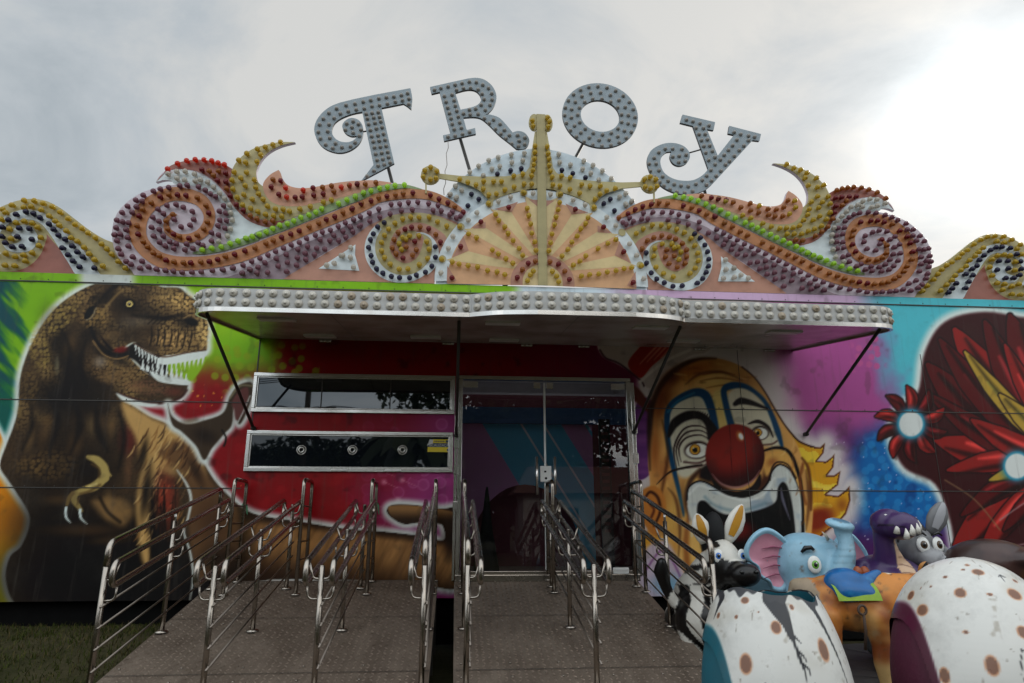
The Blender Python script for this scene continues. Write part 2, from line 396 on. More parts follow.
WH = C8(226,232,226)
def mix3(a, b, t): t = np.clip(t, 0, 1)[:,None]; return a*(1-t)+np.asarray(b)*t
def paint_mural(u, v):
    p = Paint(u, v); n1 = fbm(u, v, 60, 4, 1); n2 = fbm(u, v, 14, 3, 7)
    # ---- left: green ground with teal edge, going to red towards the booth
    p.c[:] = C8(132,184,22)
    p.whole(sstep(n1, .45, .75)*.5, C8(170,205,40))
    st = fbm((u+v*.9)*.35, (u-v*.9)*1.6, 16, 3, 3)
    p.whole(sstep(24-u-(v-330)*.10+ (st-.5)*64, -6, 26), C8(8,84,92))
    p.whole(sstep(28-u+(v-395)*.22+(st-.5)*60, -8, 20)*sstep(v, 360, 410), C8(8,98,88))
    f1, f2, idv = cells(u, v, 11, 2)
    red = sstep(v+(n1-.5)*60-(188-u)*.12, 352, 398)
    red = np.maximum(red, sstep(u+(n1-.5)*20, 262, 292))*sstep(u, 112, 150)
    p.whole(red, C8(150,14,26))
    spot = (1-sstep(f1, .26, .42))*(idv > .35)*sstep(v, 330, 352)*(1-sstep(v, 384, 400))*sstep(u, 150, 200)
    p.whole(spot*.75*(u < 320), C8(150,170,25))
    p.whole(sstep(f2-f1, .0, .1)*0, C8(0,0,0))
    p.whole(sstep(n2, .6, .8)*.25*red, C8(205,60,50))
    p.whole(sstep(n2, .35, .2)*.35*red, C8(70,4,10))
    gl = (hsh(np.floor(u/1.6), np.floor(v/1.6), 3) > .985)*sstep(n2, .5, .6)*red*(u < 250)
    p.whole(gl*.8, C8(235,150,60))
    # ---- centre: deep red turning magenta to the right, bubbles
    cen = sstep(u, 300, 330)
    p.whole(cen*sstep(v, 372, 340)*.75, C8(110,6,14))
    mag = sstep(u+(n1-.5)*60+(v-440)*.25, 340, 440)*sstep(v, 372, 405)
    p.whole(mag, C8(168,68,132))
    p.whole(sstep(u+(n1-.5)*50, 480, 640)*(v < 400), C8(120,24,72))
    g1, g2, gid = cells(u, v, 15, 11); ring = (1-sstep(np.abs(g1-.36), .0, .10))*(gid > .3)
    p.whole(ring*mag*.4*(v > 390), C8(222,140,190)); p.whole((1-sstep(g1, .30, .36))*(gid > .3)*mag*.28*(v > 390), C8(200,100,165))
    for x, y in ((384,482),(402,480),(380,470),(408,463),(372,503),(398,500)):
        p.blob(x, y, 5, 5, C8(240,170,190), .6); 
        if x < 410: p.line([(x,y),(x+14,y+6)], .6, C8(240,170,180), .5, .5, False)
    # ---- right: pale pink round the clown, purple, teal corner, blue below
    rt = sstep(u, 632, 642)
    p.whole(rt, C8(214,202,198))
    pur = sstep(u+(n1-.5)*46-np.maximum(0, v-436)*.55+np.maximum(0, 400-v)*.15, 768, 806)
    p.whole(rt*pur, C8(176,88,150)); p.whole(rt*pur*sstep(n1, .5, .75)*.4, C8(196,120,176))
    p.whole(rt*pur*sstep(v+(n1-.5)*50, 405, 450), C8(94,50,112))
    teal = sstep(u+(n2-.5)*26-(v-300)*.30, 842, 892)*(1-sstep(v, 385, 440)); p.whole(rt*teal, C8(92,194,206)); p.whole(rt*teal*sstep(u+(v-300)*.5, 960, 1060), C8(36,150,172))
    blu = sstep(u+(n1-.5)*40+(v-470)*.1, 838, 872)*sstep(v+(n1-.5)*50, 400, 446)*(1-sstep(u, 935, 985))
    p.whole(rt*blu, C8(24,112,178)); p.whole(rt*blu*(1-sstep(f1, .3, .42))*.45, C8(60,160,215)); p.whole(rt*blu*sstep(n2, .6, .75)*.6, C8(14,66,130))
    p.whole(rt*sstep(u, 925, 985)*sstep(v, 430, 470), C8(66,30,84))
    p.whole(rt*sstep(v+(n1-.5)*50, 505, 545)*sstep(u, 800, 850), C8(84,38,98))
    h1, h2, hid = cells(u, v, 9, 21)
    p.whole(rt*(1-sstep(h1, .30, .40))*(hid > .4)*pur*sstep(u, 846, 858)*(1-sstep(u, 876, 890))*(v < 372)*(v > 325), C8(190,96,150))
    p.whole(rt*(hsh(np.floor(u/1.3), np.floor(v/1.3), 8) > .992)*pur*.7*(v > 440), C8(220,210,235))
    # ================= dinosaur
    HAL = (9, WH, 1.5)
    p.poly([(-20,420),(8,452),(3,470),(14,492),(28,518),(20,545),(9,556),(5,575),(20,612),(-30,612)], None, 1.2, 1, True,
           fn=lambda a,b,d: C8(232,150,30)*(1-sstep(b,520,600))[:,None]+C8(200,196,40)*sstep(b,520,600)[:,None], halo=(7, WH, 1))
    body = [(19,392),(21,374),(28,352),(39,330),(53,311),(71,296),(92,285),(115,279.5),(131,278),(150,281),(162,287),(179,288),(188,295),(198,302),(205,311),(208,325),(207,340),(206,351),
            (196,352),(180,354),(165,357),(150,352),(140,347),(134,342),(124,348),(128,355),(136,364),(148,374),(160,379),(175,381),(187,383),(186,391),(180,398),(165,403),(148,402.5),(130,398),(119,394),
            (126,402),(136,408),(150,417),(165,423),(180,432),(193,444),(202,460),(215,481),(231,498),(246,510),(262,516),(300,522),(345,529),(385,532),(420,536),(444,540),(440,522),(420,522),(404,524),(391,517),(387,510),(393,505),(412,505),(440,509),(462,514),
            (462,585),(400,582),(250,582),(200,622),(60,622),(18,606),(6,580),(10,557),(22,545),(30,518),(16,492),(8,480),(0,466),(6,446),(13,428),(18,410)]
    s1c, s2c, sid = cells(u, v, 4.6, 31); t1c, t2c, tid = cells(u, v, 7.5, 37)
    full_s = (1-sstep(s1c, .34, .56)); full_t = (1-sstep(t1c, .34, .6)); nn = fbm(u, v, 26, 4, 41)
    idx = {}
    def dinofn(a, b, d):
        x1, x2, xi = cells(a, b, 3.3, 31); q = fbm(a, b, 24, 4, 41)
        sc = (1-sstep(x1, .36, .6))[:,None]
        base = C8(66,50,34)*np.ones((a.size,1)); hi = C8(178,146,92)
        lit = np.clip(sstep(q, .44, .66)*(1-sstep(b, 395, 450))*.55+.10, 0, 1)[:,None]
        return base*(1-sc*lit)+hi*sc*lit
    p.poly(body, None, 1.0, 1, True, fn=dinofn, halo=HAL)
    DK, TAN, MID = C8(20,14,10), C8(206,166,104), C8(120,88,56)
    # dark modelling of neck and head, painted with the airbrush
    for a in [(62,350,22,52,.85,-18),(58,395,40,26,.9,0),(92,385,34,22,.75,0),(90,330,13,26,.85,30),(104,300,22,6,.85,-35),(95,298,10,4,.9,-40),(88,312,8,4,1,-45),(128,305,20,14,.8,0),(150,312,22,10,.6,10),(186,322,14,9,.8,10),(120,330,26,16,.45,0),
              (103,352,14,6,.9,25),(118,360,20,6,.85,25),(75,375,16,26,.75,10),(60,440,46,44,.6,0),(90,470,40,30,.9,0),(60,520,80,40,.9,0),(100,570,120,60,.97,0),(110,430,20,30,.6,0),(40,480,40,30,.55,0),(150,570,70,60,.9,0),(200,590,60,40,.9,0),(140,520,40,30,.6,0)]:
        p.blob(a[0], a[1], a[2]*1.2, a[3]*1.2, DK, a[4]*.88, a[5], .05)
    p.blob(95,585,150,85,DK,.93,0,.25); p.blob(60,400,30,30,DK,.6); p.blob(92,405,34,22,DK,.7)
    def scales(x, y, rx, ry, s, c, al, rot=0, seed=3):
        m = max(rx, ry)*1.05; ix = p.sel(x-m, y-m, x+m, y+m)
        if not len(ix[0]): return
        a = R(rot); du, dv = p.u[ix]-x, p.v[ix]-y; e_ = np.hypot((du*math.cos(a)+dv*math.sin(a))/rx, (-du*math.sin(a)+dv*math.cos(a))/ry)
        f, g, i_ = cells(p.u[ix]+3*vnoise(p.u[ix],p.v[ix],9,4), p.v[ix], s*.72, seed); p.mix(ix, (1-sstep(f, .34, .58))*(1-sstep(e_, .4, 1))*al*(.5+.5*i_), c)
    scales(60,318,34,16,5.5,C8(196,168,92),.7,-42); scales(40,352,14,30,5.5,C8(190,164,88),.65,-12); scales(30,385,14,26,5,C8(150,122,70),.45)
    scales(178,300,26,13,5,C8(216,178,112),1,16); scales(203,330,9,26,5.5,C8(226,190,122),1,0); scales(172,340,30,12,5,C8(214,172,110),.9,0)
    scales(95,318,20,16,5,C8(170,136,80),.8); scales(112,372,40,16,4.5,C8(126,98,62),.85,15); scales(50,465,36,22,6,C8(140,110,64),.45); scales(28,466,22,14,6,C8(140,110,64),.4)
    scales(150,388,30,10,4,C8(128,88,66),.8,8)
    for x, y, rx, ry, c, al in [(150,320,22,10,C8(120,112,100),.35),(132,322,22,12,C8(126,118,108),.4),(100,362,11,10,C8(176,168,160),.5),(57,365,4,16,C8(150,146,120),.55),(35,412,14,10,C8(110,90,58),.4),(105,425,22,16,C8(108,84,58),.5),(92,425,9,18,C8(140,120,80),.4),(45,420,16,8,C8(110,86,50),.45),
                           (20,412,6,12,C8(120,100,60),.5),(128,440,14,24,C8(120,30,26),.6),(175,392,16,8,C8(124,60,48),.6),(118,512,26,14,C8(150,116,70),.6),(108,505,9,22,C8(184,148,92),.5),(85,530,60,10,C8(92,66,40),.6)]:
        p.blob(x, y, rx, ry, c, al)
    for x, y, rx, ry, c, al, ro in [(70,345,9,20,C8(128,98,58),.5,20),(112,335,18,8,C8(150,118,74),.5,-10),(140,388,26,7,C8(150,114,76),.5,8),(108,378,16,9,C8(158,124,80),.5,10),(45,430,10,26,C8(122,92,56),.5,15),(75,445,12,20,C8(116,86,52),.5,10),(112,425,7,26,C8(140,108,66),.5,5),(30,440,7,22,C8(136,106,64),.5,15),(128,470,7,28,C8(134,92,62),.5,5),(60,500,30,8,C8(104,78,46),.5,0),(110,540,34,7,C8(100,74,44),.5,-5)]:
        p.blob(x, y, rx, ry, c, al, ro)
    for pts, w_ in (([(48,392),(58,420),(50,450)],7),([(74,400),(80,425),(70,455)],8),([(96,404),(98,430),(108,452)],8),([(120,412),(124,440),(118,470)],6),([(30,400),(32,425),(22,450)],5),([(86,340),(80,365),(88,388)],7),([(62,330),(70,352),(66,380)],5)): p.line(pts, (1,w_,1), DK, 3, .75)
    # snout folds
    for k in range(7): p.line([(150+k*6.5,345+k*.5),(152+k*6.6,336),(151+k*6.8,326+k*.7)], (1.5,2.2,.6), DK, .8, .75)
    for k in range(4): p.line([(148+k*5,324),(156+k*5,318-k*.6),(166+k*4,320)], 1.3, DK, .8, .6)
    p.blob(192,322,9,5,C8(16,12,10),1,15,.5); p.line([(184,318),(191,315),(198,320)], 1.3, C8(160,132,90), .7, .8)
    # brow, eye
    p.line([(96,304),(108,292),(120,284),(136,288)], (1,5,1), DK, 2.5, .9); p.line([(100,316),(112,300),(122,290)], 2.5, C8(150,122,76), 1.4, .7)
    p.line([(132,315),(150,317),(166,318),(184,314)], (2,6,2), DK, 2.5, .85)
    p.blob(129.5,304,8,7,DK,1,0,.5); p.blob(129.5,304,3.6,3.4,C8(212,190,120),1,0,.8); p.blob(129.5,304,2.0,2.0,DK,1,0,.6); p.blob(128.9,303.3,.9,.9,WH,1)
    p.poly([(84,318),(88,309),(95,306),(93,313),(88,319)], C8(10,8,8), .8); p.line([(86,320),(92,317),(96,308)], 1, C8(150,140,120), .7, .8)
    # mouth
    p.poly([(100,335),(110,350),(124,349),(136,343),(148,352),(164,357),(168,372),(158,378),(146,372),(134,360),(116,352)], C8(18,8,8), 1.2)
    p.blob(121,350,11,5,C8(130,18,14),.9,-10,.2)
    p.line([(91,328),(97,342),(108,352),(122,356),(131,356)], (3,5,2), DK, 1.5, .95); p.line([(93,341),(103,354),(116,359),(128,356)], 1.4, C8(160,128,84), .8, .9)
    grn = C8(150,190,40)
    p.poly([(172,362),(184,360),(205,355),(203,366),(191,381),(178,375),(168,369)], grn, 1.2)
    def teeth(a, b, n, l0, l1, dx, c=WH, seed=0):
        a, b = np.array(a, float), np.array(b, float)
        for k in range(n):
            q0 = a+(b-a)*k/n; q1 = a+(b-a)*(k+.92)/n; L = l0+(l1-l0)*hsh(k,1,seed); mid = (q0+q1)/2
            p.poly([tuple(q0), tuple(q1), (mid[0]+dx*L*.35, mid[1]+L)], c, .5, 1, False)
    p.poly([(160,357),(175,354.5),(190,352),(206,351),(205,357),(190,361),(172,364),(160,364)], WH, .7)
    teeth((188,385),(140,369), 10, -9, -17, -.15, WH, 7); teeth((134,343),(160,359), 8, 9, 16, .2, WH, 4); teeth((157,358),(206,352), 11, 9, 17, -.25)
    for x, y in ((150,366),(158,372),(168,375),(146,360),(154,364)): p.line([(x,y),(x+2,y+5)], 1.6, C8(24,14,12), .7, .8)
    p.poly([(150,372),(165,377),(188,380),(188,385),(172,384),(158,381)], WH, .8); p.line([(134,343),(148,352),(164,357),(186,353),(206,350)], 1.3, C8(96,66,46), .7, .9)
    p.line([(119,394),(148,402.5),(165,403),(180,398),(187,390)], 2.2, C8(60,24,20), 1.2, .8)
    p.poly([(116,393),(130,399),(145,403),(158,404),(150,407),(134,405),(124,402)], WH, 1.2, .95)
    # pale chest, shoulder and thigh with fur-like strokes
    p.poly([(122,403),(136,409),(152,418),(170,426),(186,438),(200,456),(206,478),(194,482),(188,468),(176,462),(160,470),(150,490),(148,520),(150,560),(142,560),(136,510),(140,470),(136,440),(126,420)], TAN, 4, .95)
    p.poly([(158,452),(176,440),(192,448),(204,470),(222,494),(238,512),(236,560),(200,580),(192,560),(188,520),(190,495),(178,470)], C8(116,84,54), 4, .95)
    r_ = random.Random(5)
    for k in range(130):
        t = r_.random(); x = 140+60*t+r_.uniform(-6,6); y = 425+r_.uniform(0,110); 
        if y > 470 and x > 186: continue
        p.line([(x,y),(x-3,y+7),(x-8,y+13)], (.6,1.8,.4), random.Random(k).choice((C8(150,108,62),C8(222,186,126),C8(96,62,36),C8(60,38,24))), .7, .75)
    p.blob(166,500,17,46,C8(168,62,44),.75,0,.1); p.blob(170,470,20,10,C8(214,176,112),.6,20); p.blob(146,492,8,46,C8(18,12,10),.9,8); p.blob(143,455,7,30,DK,.85,12); p.blob(196,472,8,26,C8(52,34,22),.8,-25); p.blob(212,520,26,38,C8(84,56,36),.8); p.blob(222,560,34,26,C8(36,24,16),.8)
    p.line([(177,470),(187,485),(191,500),(188,518),(184,532),(190,552),(193,575),(190,600)], (1,3,2.4,2,2.4,1), WH, 1.0, .9)
    for k in range(40): a_ = r_.uniform(0,1); p.line([(152+a_*30,520+r_.uniform(-40,60)),(150+a_*30,532+r_.uniform(-40,60))], 1.4, DK, .9, .6)
    # the raised dark forearm
    p.poly([(168,404),(172,416),(186,424),(206,420),(223,413),(230,397),(238,386),(249,382),(253,386),(251,400),(243,420),(238,423),(236,405),(240,396),(234,402),(232,424),(224,434),(212,448),(204,460),(196,446),(182,432),(172,424)], C8(74,58,42), 1.2, 1, True, halo=(8, WH, 1.5))
    p.blob(205,436,20,12,C8(40,28,20),.85,20); p.poly([(232,402),(240,390),(248,388),(248,402),(242,416),(236,420),(234,410)], C8(120,70,66), 1.4); p.line([(230,398),(240,386),(252,386)], 2, C8(150,140,110), 1, .8); p.line([(238,422),(244,410),(250,396)], 1.3, WH, .8, .8)
    p.line([(222,430),(226,438),(224,446)], 2, C8(30,20,16)); p.blob(190,421,14,5,C8(110,92,66),.6,-8)
    # small clawed arm
    AR, AS = C8(180,158,96), C8(104,80,44)
    p.line([(88,457),(97,460),(104,468),(105,478)], (4,8,9,8), AR, 1.2); p.line([(104,468),(111,476)], (5,1.5), AR, 1, .95); p.line([(105,477),(95,486),(84,490),(75,494)], (9,9,7,5), AR, 1.1); p.line([(76,493),(74,500),(78,506),(82,511)], (5,6,5,2.5), C8(150,130,78), 1); p.line([(73,493),(69,498),(67,505)], (4,4,3), C8(120,98,58), 1)
    p.line([(92,464),(99,469),(99,477)], 2.4, AS, 1.4, .8); p.line([(100,485),(90,491),(80,494)], 2.6, AS, 1.4, .8); p.line([(96,484),(88,487)], 2, C8(226,206,140), 1.2, .8); p.line([(79,498),(77,505)], 1.6, AS, 1, .8)
    p.line([(66,508),(66,517),(71,523)], (3,2.4,.7), C8(214,224,220), .7); p.line([(80,510),(81,518),(87,524)], (3,2.4,.7), C8(214,224,220), .7)
    p.poly([(92,502),(108,498),(126,500),(132,512),(124,526),(108,520)], C8(150,116,72), 5, .8); p.line([(100,498),(108,512),(120,522)], 3, DK, 2, .8)
    # tail: furry tan along the bottom of the booth
    ix = p.sel(240,505,470,592); a, b = p.u[ix], p.v[ix]; P_ = cr2(body); m_ = inside(a, b, P_)*sstep(a, 238, 262)
    fur = fbm(a*1.0+(b-540)*.5, b*.18, 5, 3, 61); top = 516+(a-250)*.12
    shade = sstep(b, top, top+10)*(1-sstep(b, top+18, top+62))
    p.mix(ix, m_, C8(60,40,26)+(C8(196,146,92)-C8(60,40,26))*np.clip(shade*(.55+.7*fur), 0, 1)[:,None])
    p.poly([(388,508),(394,505.5),(412,505.5),(440,509),(462,516),(462,532),(440,524),(420,522.5),(404,523),(392,517)], None, 1, 1, True, fn=lambda a,b,d: C8(168,126,80)*(1-sstep(b,508,522))[:,None]+C8(58,40,26)*sstep(b,508,522)[:,None])
    p.blob(450,545,14,24,C8(40,24,18),.75)
    # ================= clown
    p.poly([(636,405),(652,402),(654,440),(652,470),(640,480),(630,470)], None, 1, 1, True, fn=lambda a,b,d: (C8(142,78,146)+(C8(100,48,116)-C8(142,78,146))*vnoise(a*.2,b,4,2)[:,None]), halo=(3, C8(214,200,200), .4))
    # hat, white band and red plume beneath the canopy
    p.poly([(598,344),(604,356),(618,363),(634,373),(642,381),(650,388),(668,372),(690,356),(706,352),(712,338),(600,334)], C8(196,180,172), 1.2, 1, True, halo=(2.5, C8(226,214,208), .4))
    p.poly([(628,364),(640,347),(650,338),(680,338),(668,352),(652,366),(640,378)], C8(168,44,32), 1.2)
    for k in range(4): p.line([(640+k*7,364-k*2),(654+k*7,349-k*2),(664+k*6,340)], (1,2.4,1), C8(226,160,140), .9, .75)
    p.line([(600,350),(606,358),(620,364),(640,380),(644,386)], 1.6, C8(64,30,46), .8); p.line([(640,382),(664,362),(690,350)], 3, C8(226,214,204), 1.0, .9)
    p.poly([(632,386),(640,390),(650,405),(648,412),(636,402),(630,395)], C8(110,52,40), 1.5)
    # hair flames
    hair = [(786,426),(798,440),(812,446.5),(820,447.5),(825,443),(823.5,453),(817,461),(826,461.5),(832,457),(834.5,454),(833.5,467),(827,475.5),(834,475.5),(840.5,471),(838,485),(826,494.5),(838,496),(846,490),(849.5,486),(850.5,500),(846,514),(838,523),(826,532),(812,545),(800,530),(796,480)]
    p.poly(hair, None, .8, 1, False, fn=lambda a,b,d: np.where((d > -1.6)[:,None], C8(110,58,26), np.where((fbm(a*.7,b*1.4,10,2,9) > .56)[:,None], C8(240,206,70), C8(224,166,40))), halo=(22, C8(222,212,208), 2))
    p.blob(818,520,26,18,C8(140,44,22),.95,-30,.3); p.blob(842,505,10,12,C8(150,80,30),.7); p.line([(806,470),(816,486),(830,488)], 3, C8(248,222,110), 2, .6)
    face = [(650,560),(648,520),(650,486),(648,464),(648.5,440),(650,414),(656,393),(667,376),(682,364.5),(699,359),(714,358),(730,361.5),(742,367),(754,377),(765,392),(776,411),(787,428),(796,442),(802,458),(808,480),(813,505),(810,545),(800,600),(680,600)]
    SK = C8(232,176,102)
    p.poly(face, None, 1, 1, True, fn=lambda a,b,d: SK*np.ones((a.size,1))*(1-.10*sstep(fbm(a,b,30,3,5),.4,.7))[:,None])
    p.blob(690,372,34,16,C8(196,120,42),.75,-18); p.blob(716,382,30,14,C8(238,208,120),.7); p.blob(660,400,13,34,C8(132,62,24),.9,12); p.blob(655,450,9,46,C8(176,98,40),.8,0); p.blob(672,378,18,11,C8(90,40,20),.85,-40); p.blob(650,420,5,40,C8(56,28,18),.9,2)
    p.line([(650,470),(649,440),(651,414),(657,393),(668,376.5),(684,364.5),(700,359),(716,358.5)], (1,3,5,6,6,3,1), C8(48,26,18), 2, .85)
    for a in [(666,395,16,30,C8(120,62,26),.6,20),(700,368,40,12,C8(176,98,40),.6,-10),(742,380,18,12,C8(170,110,60),.6,40),(770,410,8,26,C8(196,140,84),.7,-30),(660,500,20,30,C8(184,116,48),.6,0),(664,470,10,22,C8(170,96,44),.6,10),(676,545,12,40,C8(196,128,56),.6,0),(684,500,8,26,C8(112,60,28),.7,0),(720,395,12,10,C8(246,224,150),.7,0),(725,415,6,18,C8(250,236,180),.7,0),(706,480,10,8,C8(100,52,28),.7,0),(780,456,8,6,C8(246,214,140),.6,0),(793,462,5,12,C8(150,86,40),.7,-15)]:
        p.blob(*a[:5], a[5], a[6])
    for y, x0, x1 in ((373,703,735),(379,700,738),(386,706,744),(391,716,738),(396,708,730)): p.line([(x0,y+2),((x0+x1)/2,y-1),(x1,y+1.5)], (.5,1.8,.5), C8(140,78,36), 1, .75)
    # eye patches (white) and the blue borders
    p.poly([(668,428),(668,412),(677,402),(694,395),(706,399),(712,412),(716,430),(722,450),(714,466),(700,470),(686,478),(676,472),(671,450)], C8(222,218,196), 3, .95)
    p.poly([(733,420),(727,398),(734,388),(748,389),(762,401),(771,416),(777,434),(780,446),(764,446),(748,444),(738,430)], C8(222,216,192), 3, .95)
    p.poly([(712,398),(722,392),(733,420),(728,432),(718,428)], C8(232,206,128), 2, .9)
    BL = C8(14,74,112)
    p.line([(684,516),(679,492),(673,466),(668.5,444),(666.8,426),(668.5,410),(677,400),(694,392.5),(705,395),(711,408),(716,428)], (2,4,5,5,5.5,6,6.5,8,9,8,6), BL, 1.2)
    p.line([(668,412),(678,401),(694,393)], 2, C8(60,140,170), 1.4, .7)
    p.line([(731,424),(726,405),(724,390),(732,385.5),(744,386),(755,392),(765,402),(772,416),(777.5,431),(782,446)], (7,6,6,7,5,4,4,5,6,3), BL, 1.2)
    p.blob(688,494,10,22,C8(224,200,120),.5,10)
    # brows
    p.line([(669,436),(675,423),(688,415.5),(701,416),(709,424),(714,436)], (3,9,9,7,8,14), C8(26,16,18), 1.4); p.line([(735,404),(741,401),(752,403),(768,409)], (4,7,5,1.5), C8(30,18,20), 1.2)
    rr = random.Random(3)
    for k in range(16): x = 672+k*2.4; y = 423-8*math.sin(k/15*2.6); p.line([(x,y+3),(x+2,y-4)], (1.6,.4), C8(26,16,18), .6)
    # eyes with lines round them
    for cx, cy, rx, ry, ir in ((697,450,13,8,5.4),(760,433,9,6.5,4)):
        p.blob(cx, cy, rx*1.15, ry*1.3, C8(40,20,20), 1, -6, .7); p.blob(cx, cy+.6, rx*.98, ry, C8(240,238,226), 1, -6, .8)
        p.blob(cx-2, cy-.5, ir*1.15, ir*1.15, C8(90,54,20), 1, 0, .8); p.blob(cx-2, cy-.5, ir, ir, C8(226,170,56), 1, 0, .75); p.blob(cx-2, cy, ir*.55, ir*.55, C8(14,8,8), 1, 0, .7); p.blob(cx-3.6, cy-2, 1.3, 1.3, WH, 1)
    for k in range(3): p.line([(681-k*2,462+k*4),(679-k*2.5,448),(686-k,438-k*4.5),(700,435-k*4.5),(710,440-k*4)], (.6,2,1.6,.6), C8(44,22,24), .7, .9)
    p.line([(684,462),(698,463),(708,459)], 2, C8(80,40,44), .9, .8); p.line([(686,468),(698,467),(706,464)], 1.1, C8(120,70,70), .8, .7)
    p.line([(748,424),(758,421.5),(768,427),(773,437)], (1,4,3,1), C8(36,20,20), .8); p.line([(762,445),(772,444),(777,441)], 1.8, C8(90,50,44), .8, .8)
    # cheeks and the dark shape behind the mouth
    p.poly([(706,468),(716,470),(724,484),(738,492),(752,490),(762,478),(766,466),(776,476),(772,490),(764,498),(748,502),(730,500),(712,490),(698,480)], C8(70,34,20), 3, .9)
    p.poly([(700,470),(714,462),(712,478),(704,484)], C8(22,12,12), 2, .9); p.line([(657,484),(670,472),(686,467.5),(702,465)], (.8,2,2.4,2), C8(36,20,16), .8)
    p.poly([(764,458),(778,450),(790,456),(796,472),(800,492),(794,486),(786,474),(774,470),(766,476)], C8(230,178,96), 2, .95); p.blob(772,462,10,7,C8(160,92,48),.7,-30)
    p.poly([(690,500),(686,485),(694,478),(712,484),(728,497),(748,502),(766,496),(778,474),(792,470),(806,520),(800,600),(684,600),(678,540)], C8(234,190,110), 3, .9)
    p.blob(672,520,14,50,C8(226,184,96),.7); p.line([(692,500),(686,540),(690,590)], (2,6,6), C8(140,72,30), 3, .7); p.line([(700,470),(690,482),(686,500),(690,520)], (4,5,3,2), C8(52,24,16), 2, .8)
    # lips and mouth
    lips = [(687,500),(688.5,488),(697,481.5),(706,482.5),(720,490),(733,495.5),(746,496.5),(760,491),(768,482),(772,471),(780,464.5),(791,471),(798,488),(803,512),(806,545),(797,548),(797,600),(716,600),(704,548),(692,522)]
    p.poly(lips, None, 1.2, 1, True, fn=lambda a,b,d: C8(216,218,210)*np.ones((a.size,1))-C8(70,52,24)*sstep(fbm(a,b,12,2,8),.5,.7)[:,None]*.6)
    p.line(lips[:13], (1.5,2,2,1.5), C8(20,12,14), .7)
    p.line([(690,494),(698,486),(708,488),(724,495),(746,500.5),(764,494),(774,478)], 2.4, C8(240,242,236), 1.4, .8); p.line([(705,497),(716,506),(740,511),(766,503)], 3, C8(120,150,160), 2, .6)
    p.poly([(702,552),(698,528),(697,510),(699,502),(705,501),(713,508),(726,514.5),(746,513),(766,507.5),(776,501),(778,488),(783,482),(788,488),(793,510),(796,545),(797,610),(716,610)], C8(16,10,14), 1.2)
    p.blob(738,530,24,16,C8(116,26,20),.9,0,.2); p.blob(716,545,12,20,C8(14,46,70),.7,20); p.line([(781,488),(783,500),(790,520)], (1,3,.6), C8(150,150,170), 1, .7)
    p.line([(763,451),(777,447.6),(789,452),(797,469),(802,493),(803,545)], (2,3,3.4,3.4,3.2,3), C8(22,14,14), .8); p.line([(770,480),(772,468),(778,462),(788,465),(796,478)], 1.6, C8(40,20,16), .8, .9)
    p.line([(802,458),(808,468),(811,490),(811,510)], (2,3.4,3,2), C8(110,60,26), 1.2, .9); p.line([(803,464),(800,480),(806,504)], 2.6, C8(150,84,36), 1.4, .8); p.line([(742,367),(754,377),(765,392),(776,411),(787,428),(800,442),(814,447)], 1.6, C8(70,40,30), .8, .9)
    rc = random.Random(21); FP = cr2(face)
    for k in range(150):                                     # airbrush strokes following the form of the face
        x, y = rc.uniform(652,806), rc.uniform(362,560)
        if not inside(np.array([x]), np.array([y]), FP)[0]: continue
        if 668 < x < 782 and 384 < y < 545: 
            if not (742 < x < 800 and 452 < y < 480): continue
        if 690 < x < 800 and y > 470: continue
        sx = (x-728)/80; L = rc.uniform(6,16); dx = -sx*4+rc.uniform(-2,2); c_ = rc.choice((C8(250,222,150),C8(150,88,40),C8(196,126,60),C8(120,66,30),C8(242,200,120)))
        if y < 384: dx, L = L, rc.uniform(-2,3)
        p.line([(x,y),(x+dx*.5+sx*2,y+L*.5),(x+dx,y+L)], (.4,rc.uniform(1.2,3.2),.4), c_, 1.4, rc.uniform(.25,.6))
    for pts, w_ in (([(658,508),(664,480),(668,450),(662,420)],3),([(686,384),(700,374),(722,372),(742,380)],2.4),([(668,488),(676,500),(680,530),(678,560)],3),([(806,470),(809,500),(806,530)],3)): p.line(pts, (.5,w_,w_,.5), C8(84,44,22), 1.8, .7)
    p.line([(692,536),(690,520),(688,506)], 2, WH, 1.2, .6); p.line([(801,520),(800,500),(795,482),(786,472)], 2, WH, 1.2, .7)
    # ear at the left
    p.poly([(640,498),(644,489),(654,486),(662,492),(666,506),(662,526),(656,536),(648,530),(640,514)], C8(204,132,58), 1.5); p.line([(644,500),(650,492),(658,498),(660,512),(654,526)], (2,3,3,2), C8(76,36,18), 1.2); p.line([(650,504),(654,510),(650,520)], 2.4, C8(110,52,24), 1.2)
    p.poly([(640,530),(652,536),(664,540),(660,556),(640,556)], C8(220,160,50), 2, .9); p.poly([(642,556),(662,540),(676,556),(690,600),(640,610)], C8(206,190,206), 3, .95); p.line([(646,570),(664,550),(682,580)], 2, C8(140,80,140), 1.2, .8); p.blob(668,585,26,18,C8(110,170,196),.8)
    # the red nose
    p.poly([(735+29.6*math.cos(t), 455.5+31.5*math.sin(t)) for t in np.linspace(0, 2*math.pi, 22)[:-1]], None, 1, 1, True,
           fn=lambda a,b,d: C8(148,42,31)+(C8(58,12,12)-C8(148,42,31))*np.clip(sstep(np.hypot(a-729,b-444), 18, 42)*1.0, 0, 1)[:,None])
    p.line([(712,474),(722,484),(737,487.5),(752,481),(760,470)], (.6,2,2.4,2,.6), C8(176,130,130), .9, .8); p.poly([(712,478),(724,489),(738,491.5),(752,486),(760,474),(760,486),(748,496),(730,496),(716,488)], C8(20,10,12), 1, .95)
    p.blob(740,436,5.2,8,C8(230,170,80),.85,-25,.1); p.blob(741,436.5,3,5,C8(250,250,240),1,-25,.4); p.line([(729.5,424),(731,455),(732.5,486)], .6, C8(70,16,14), .4, .8, False)
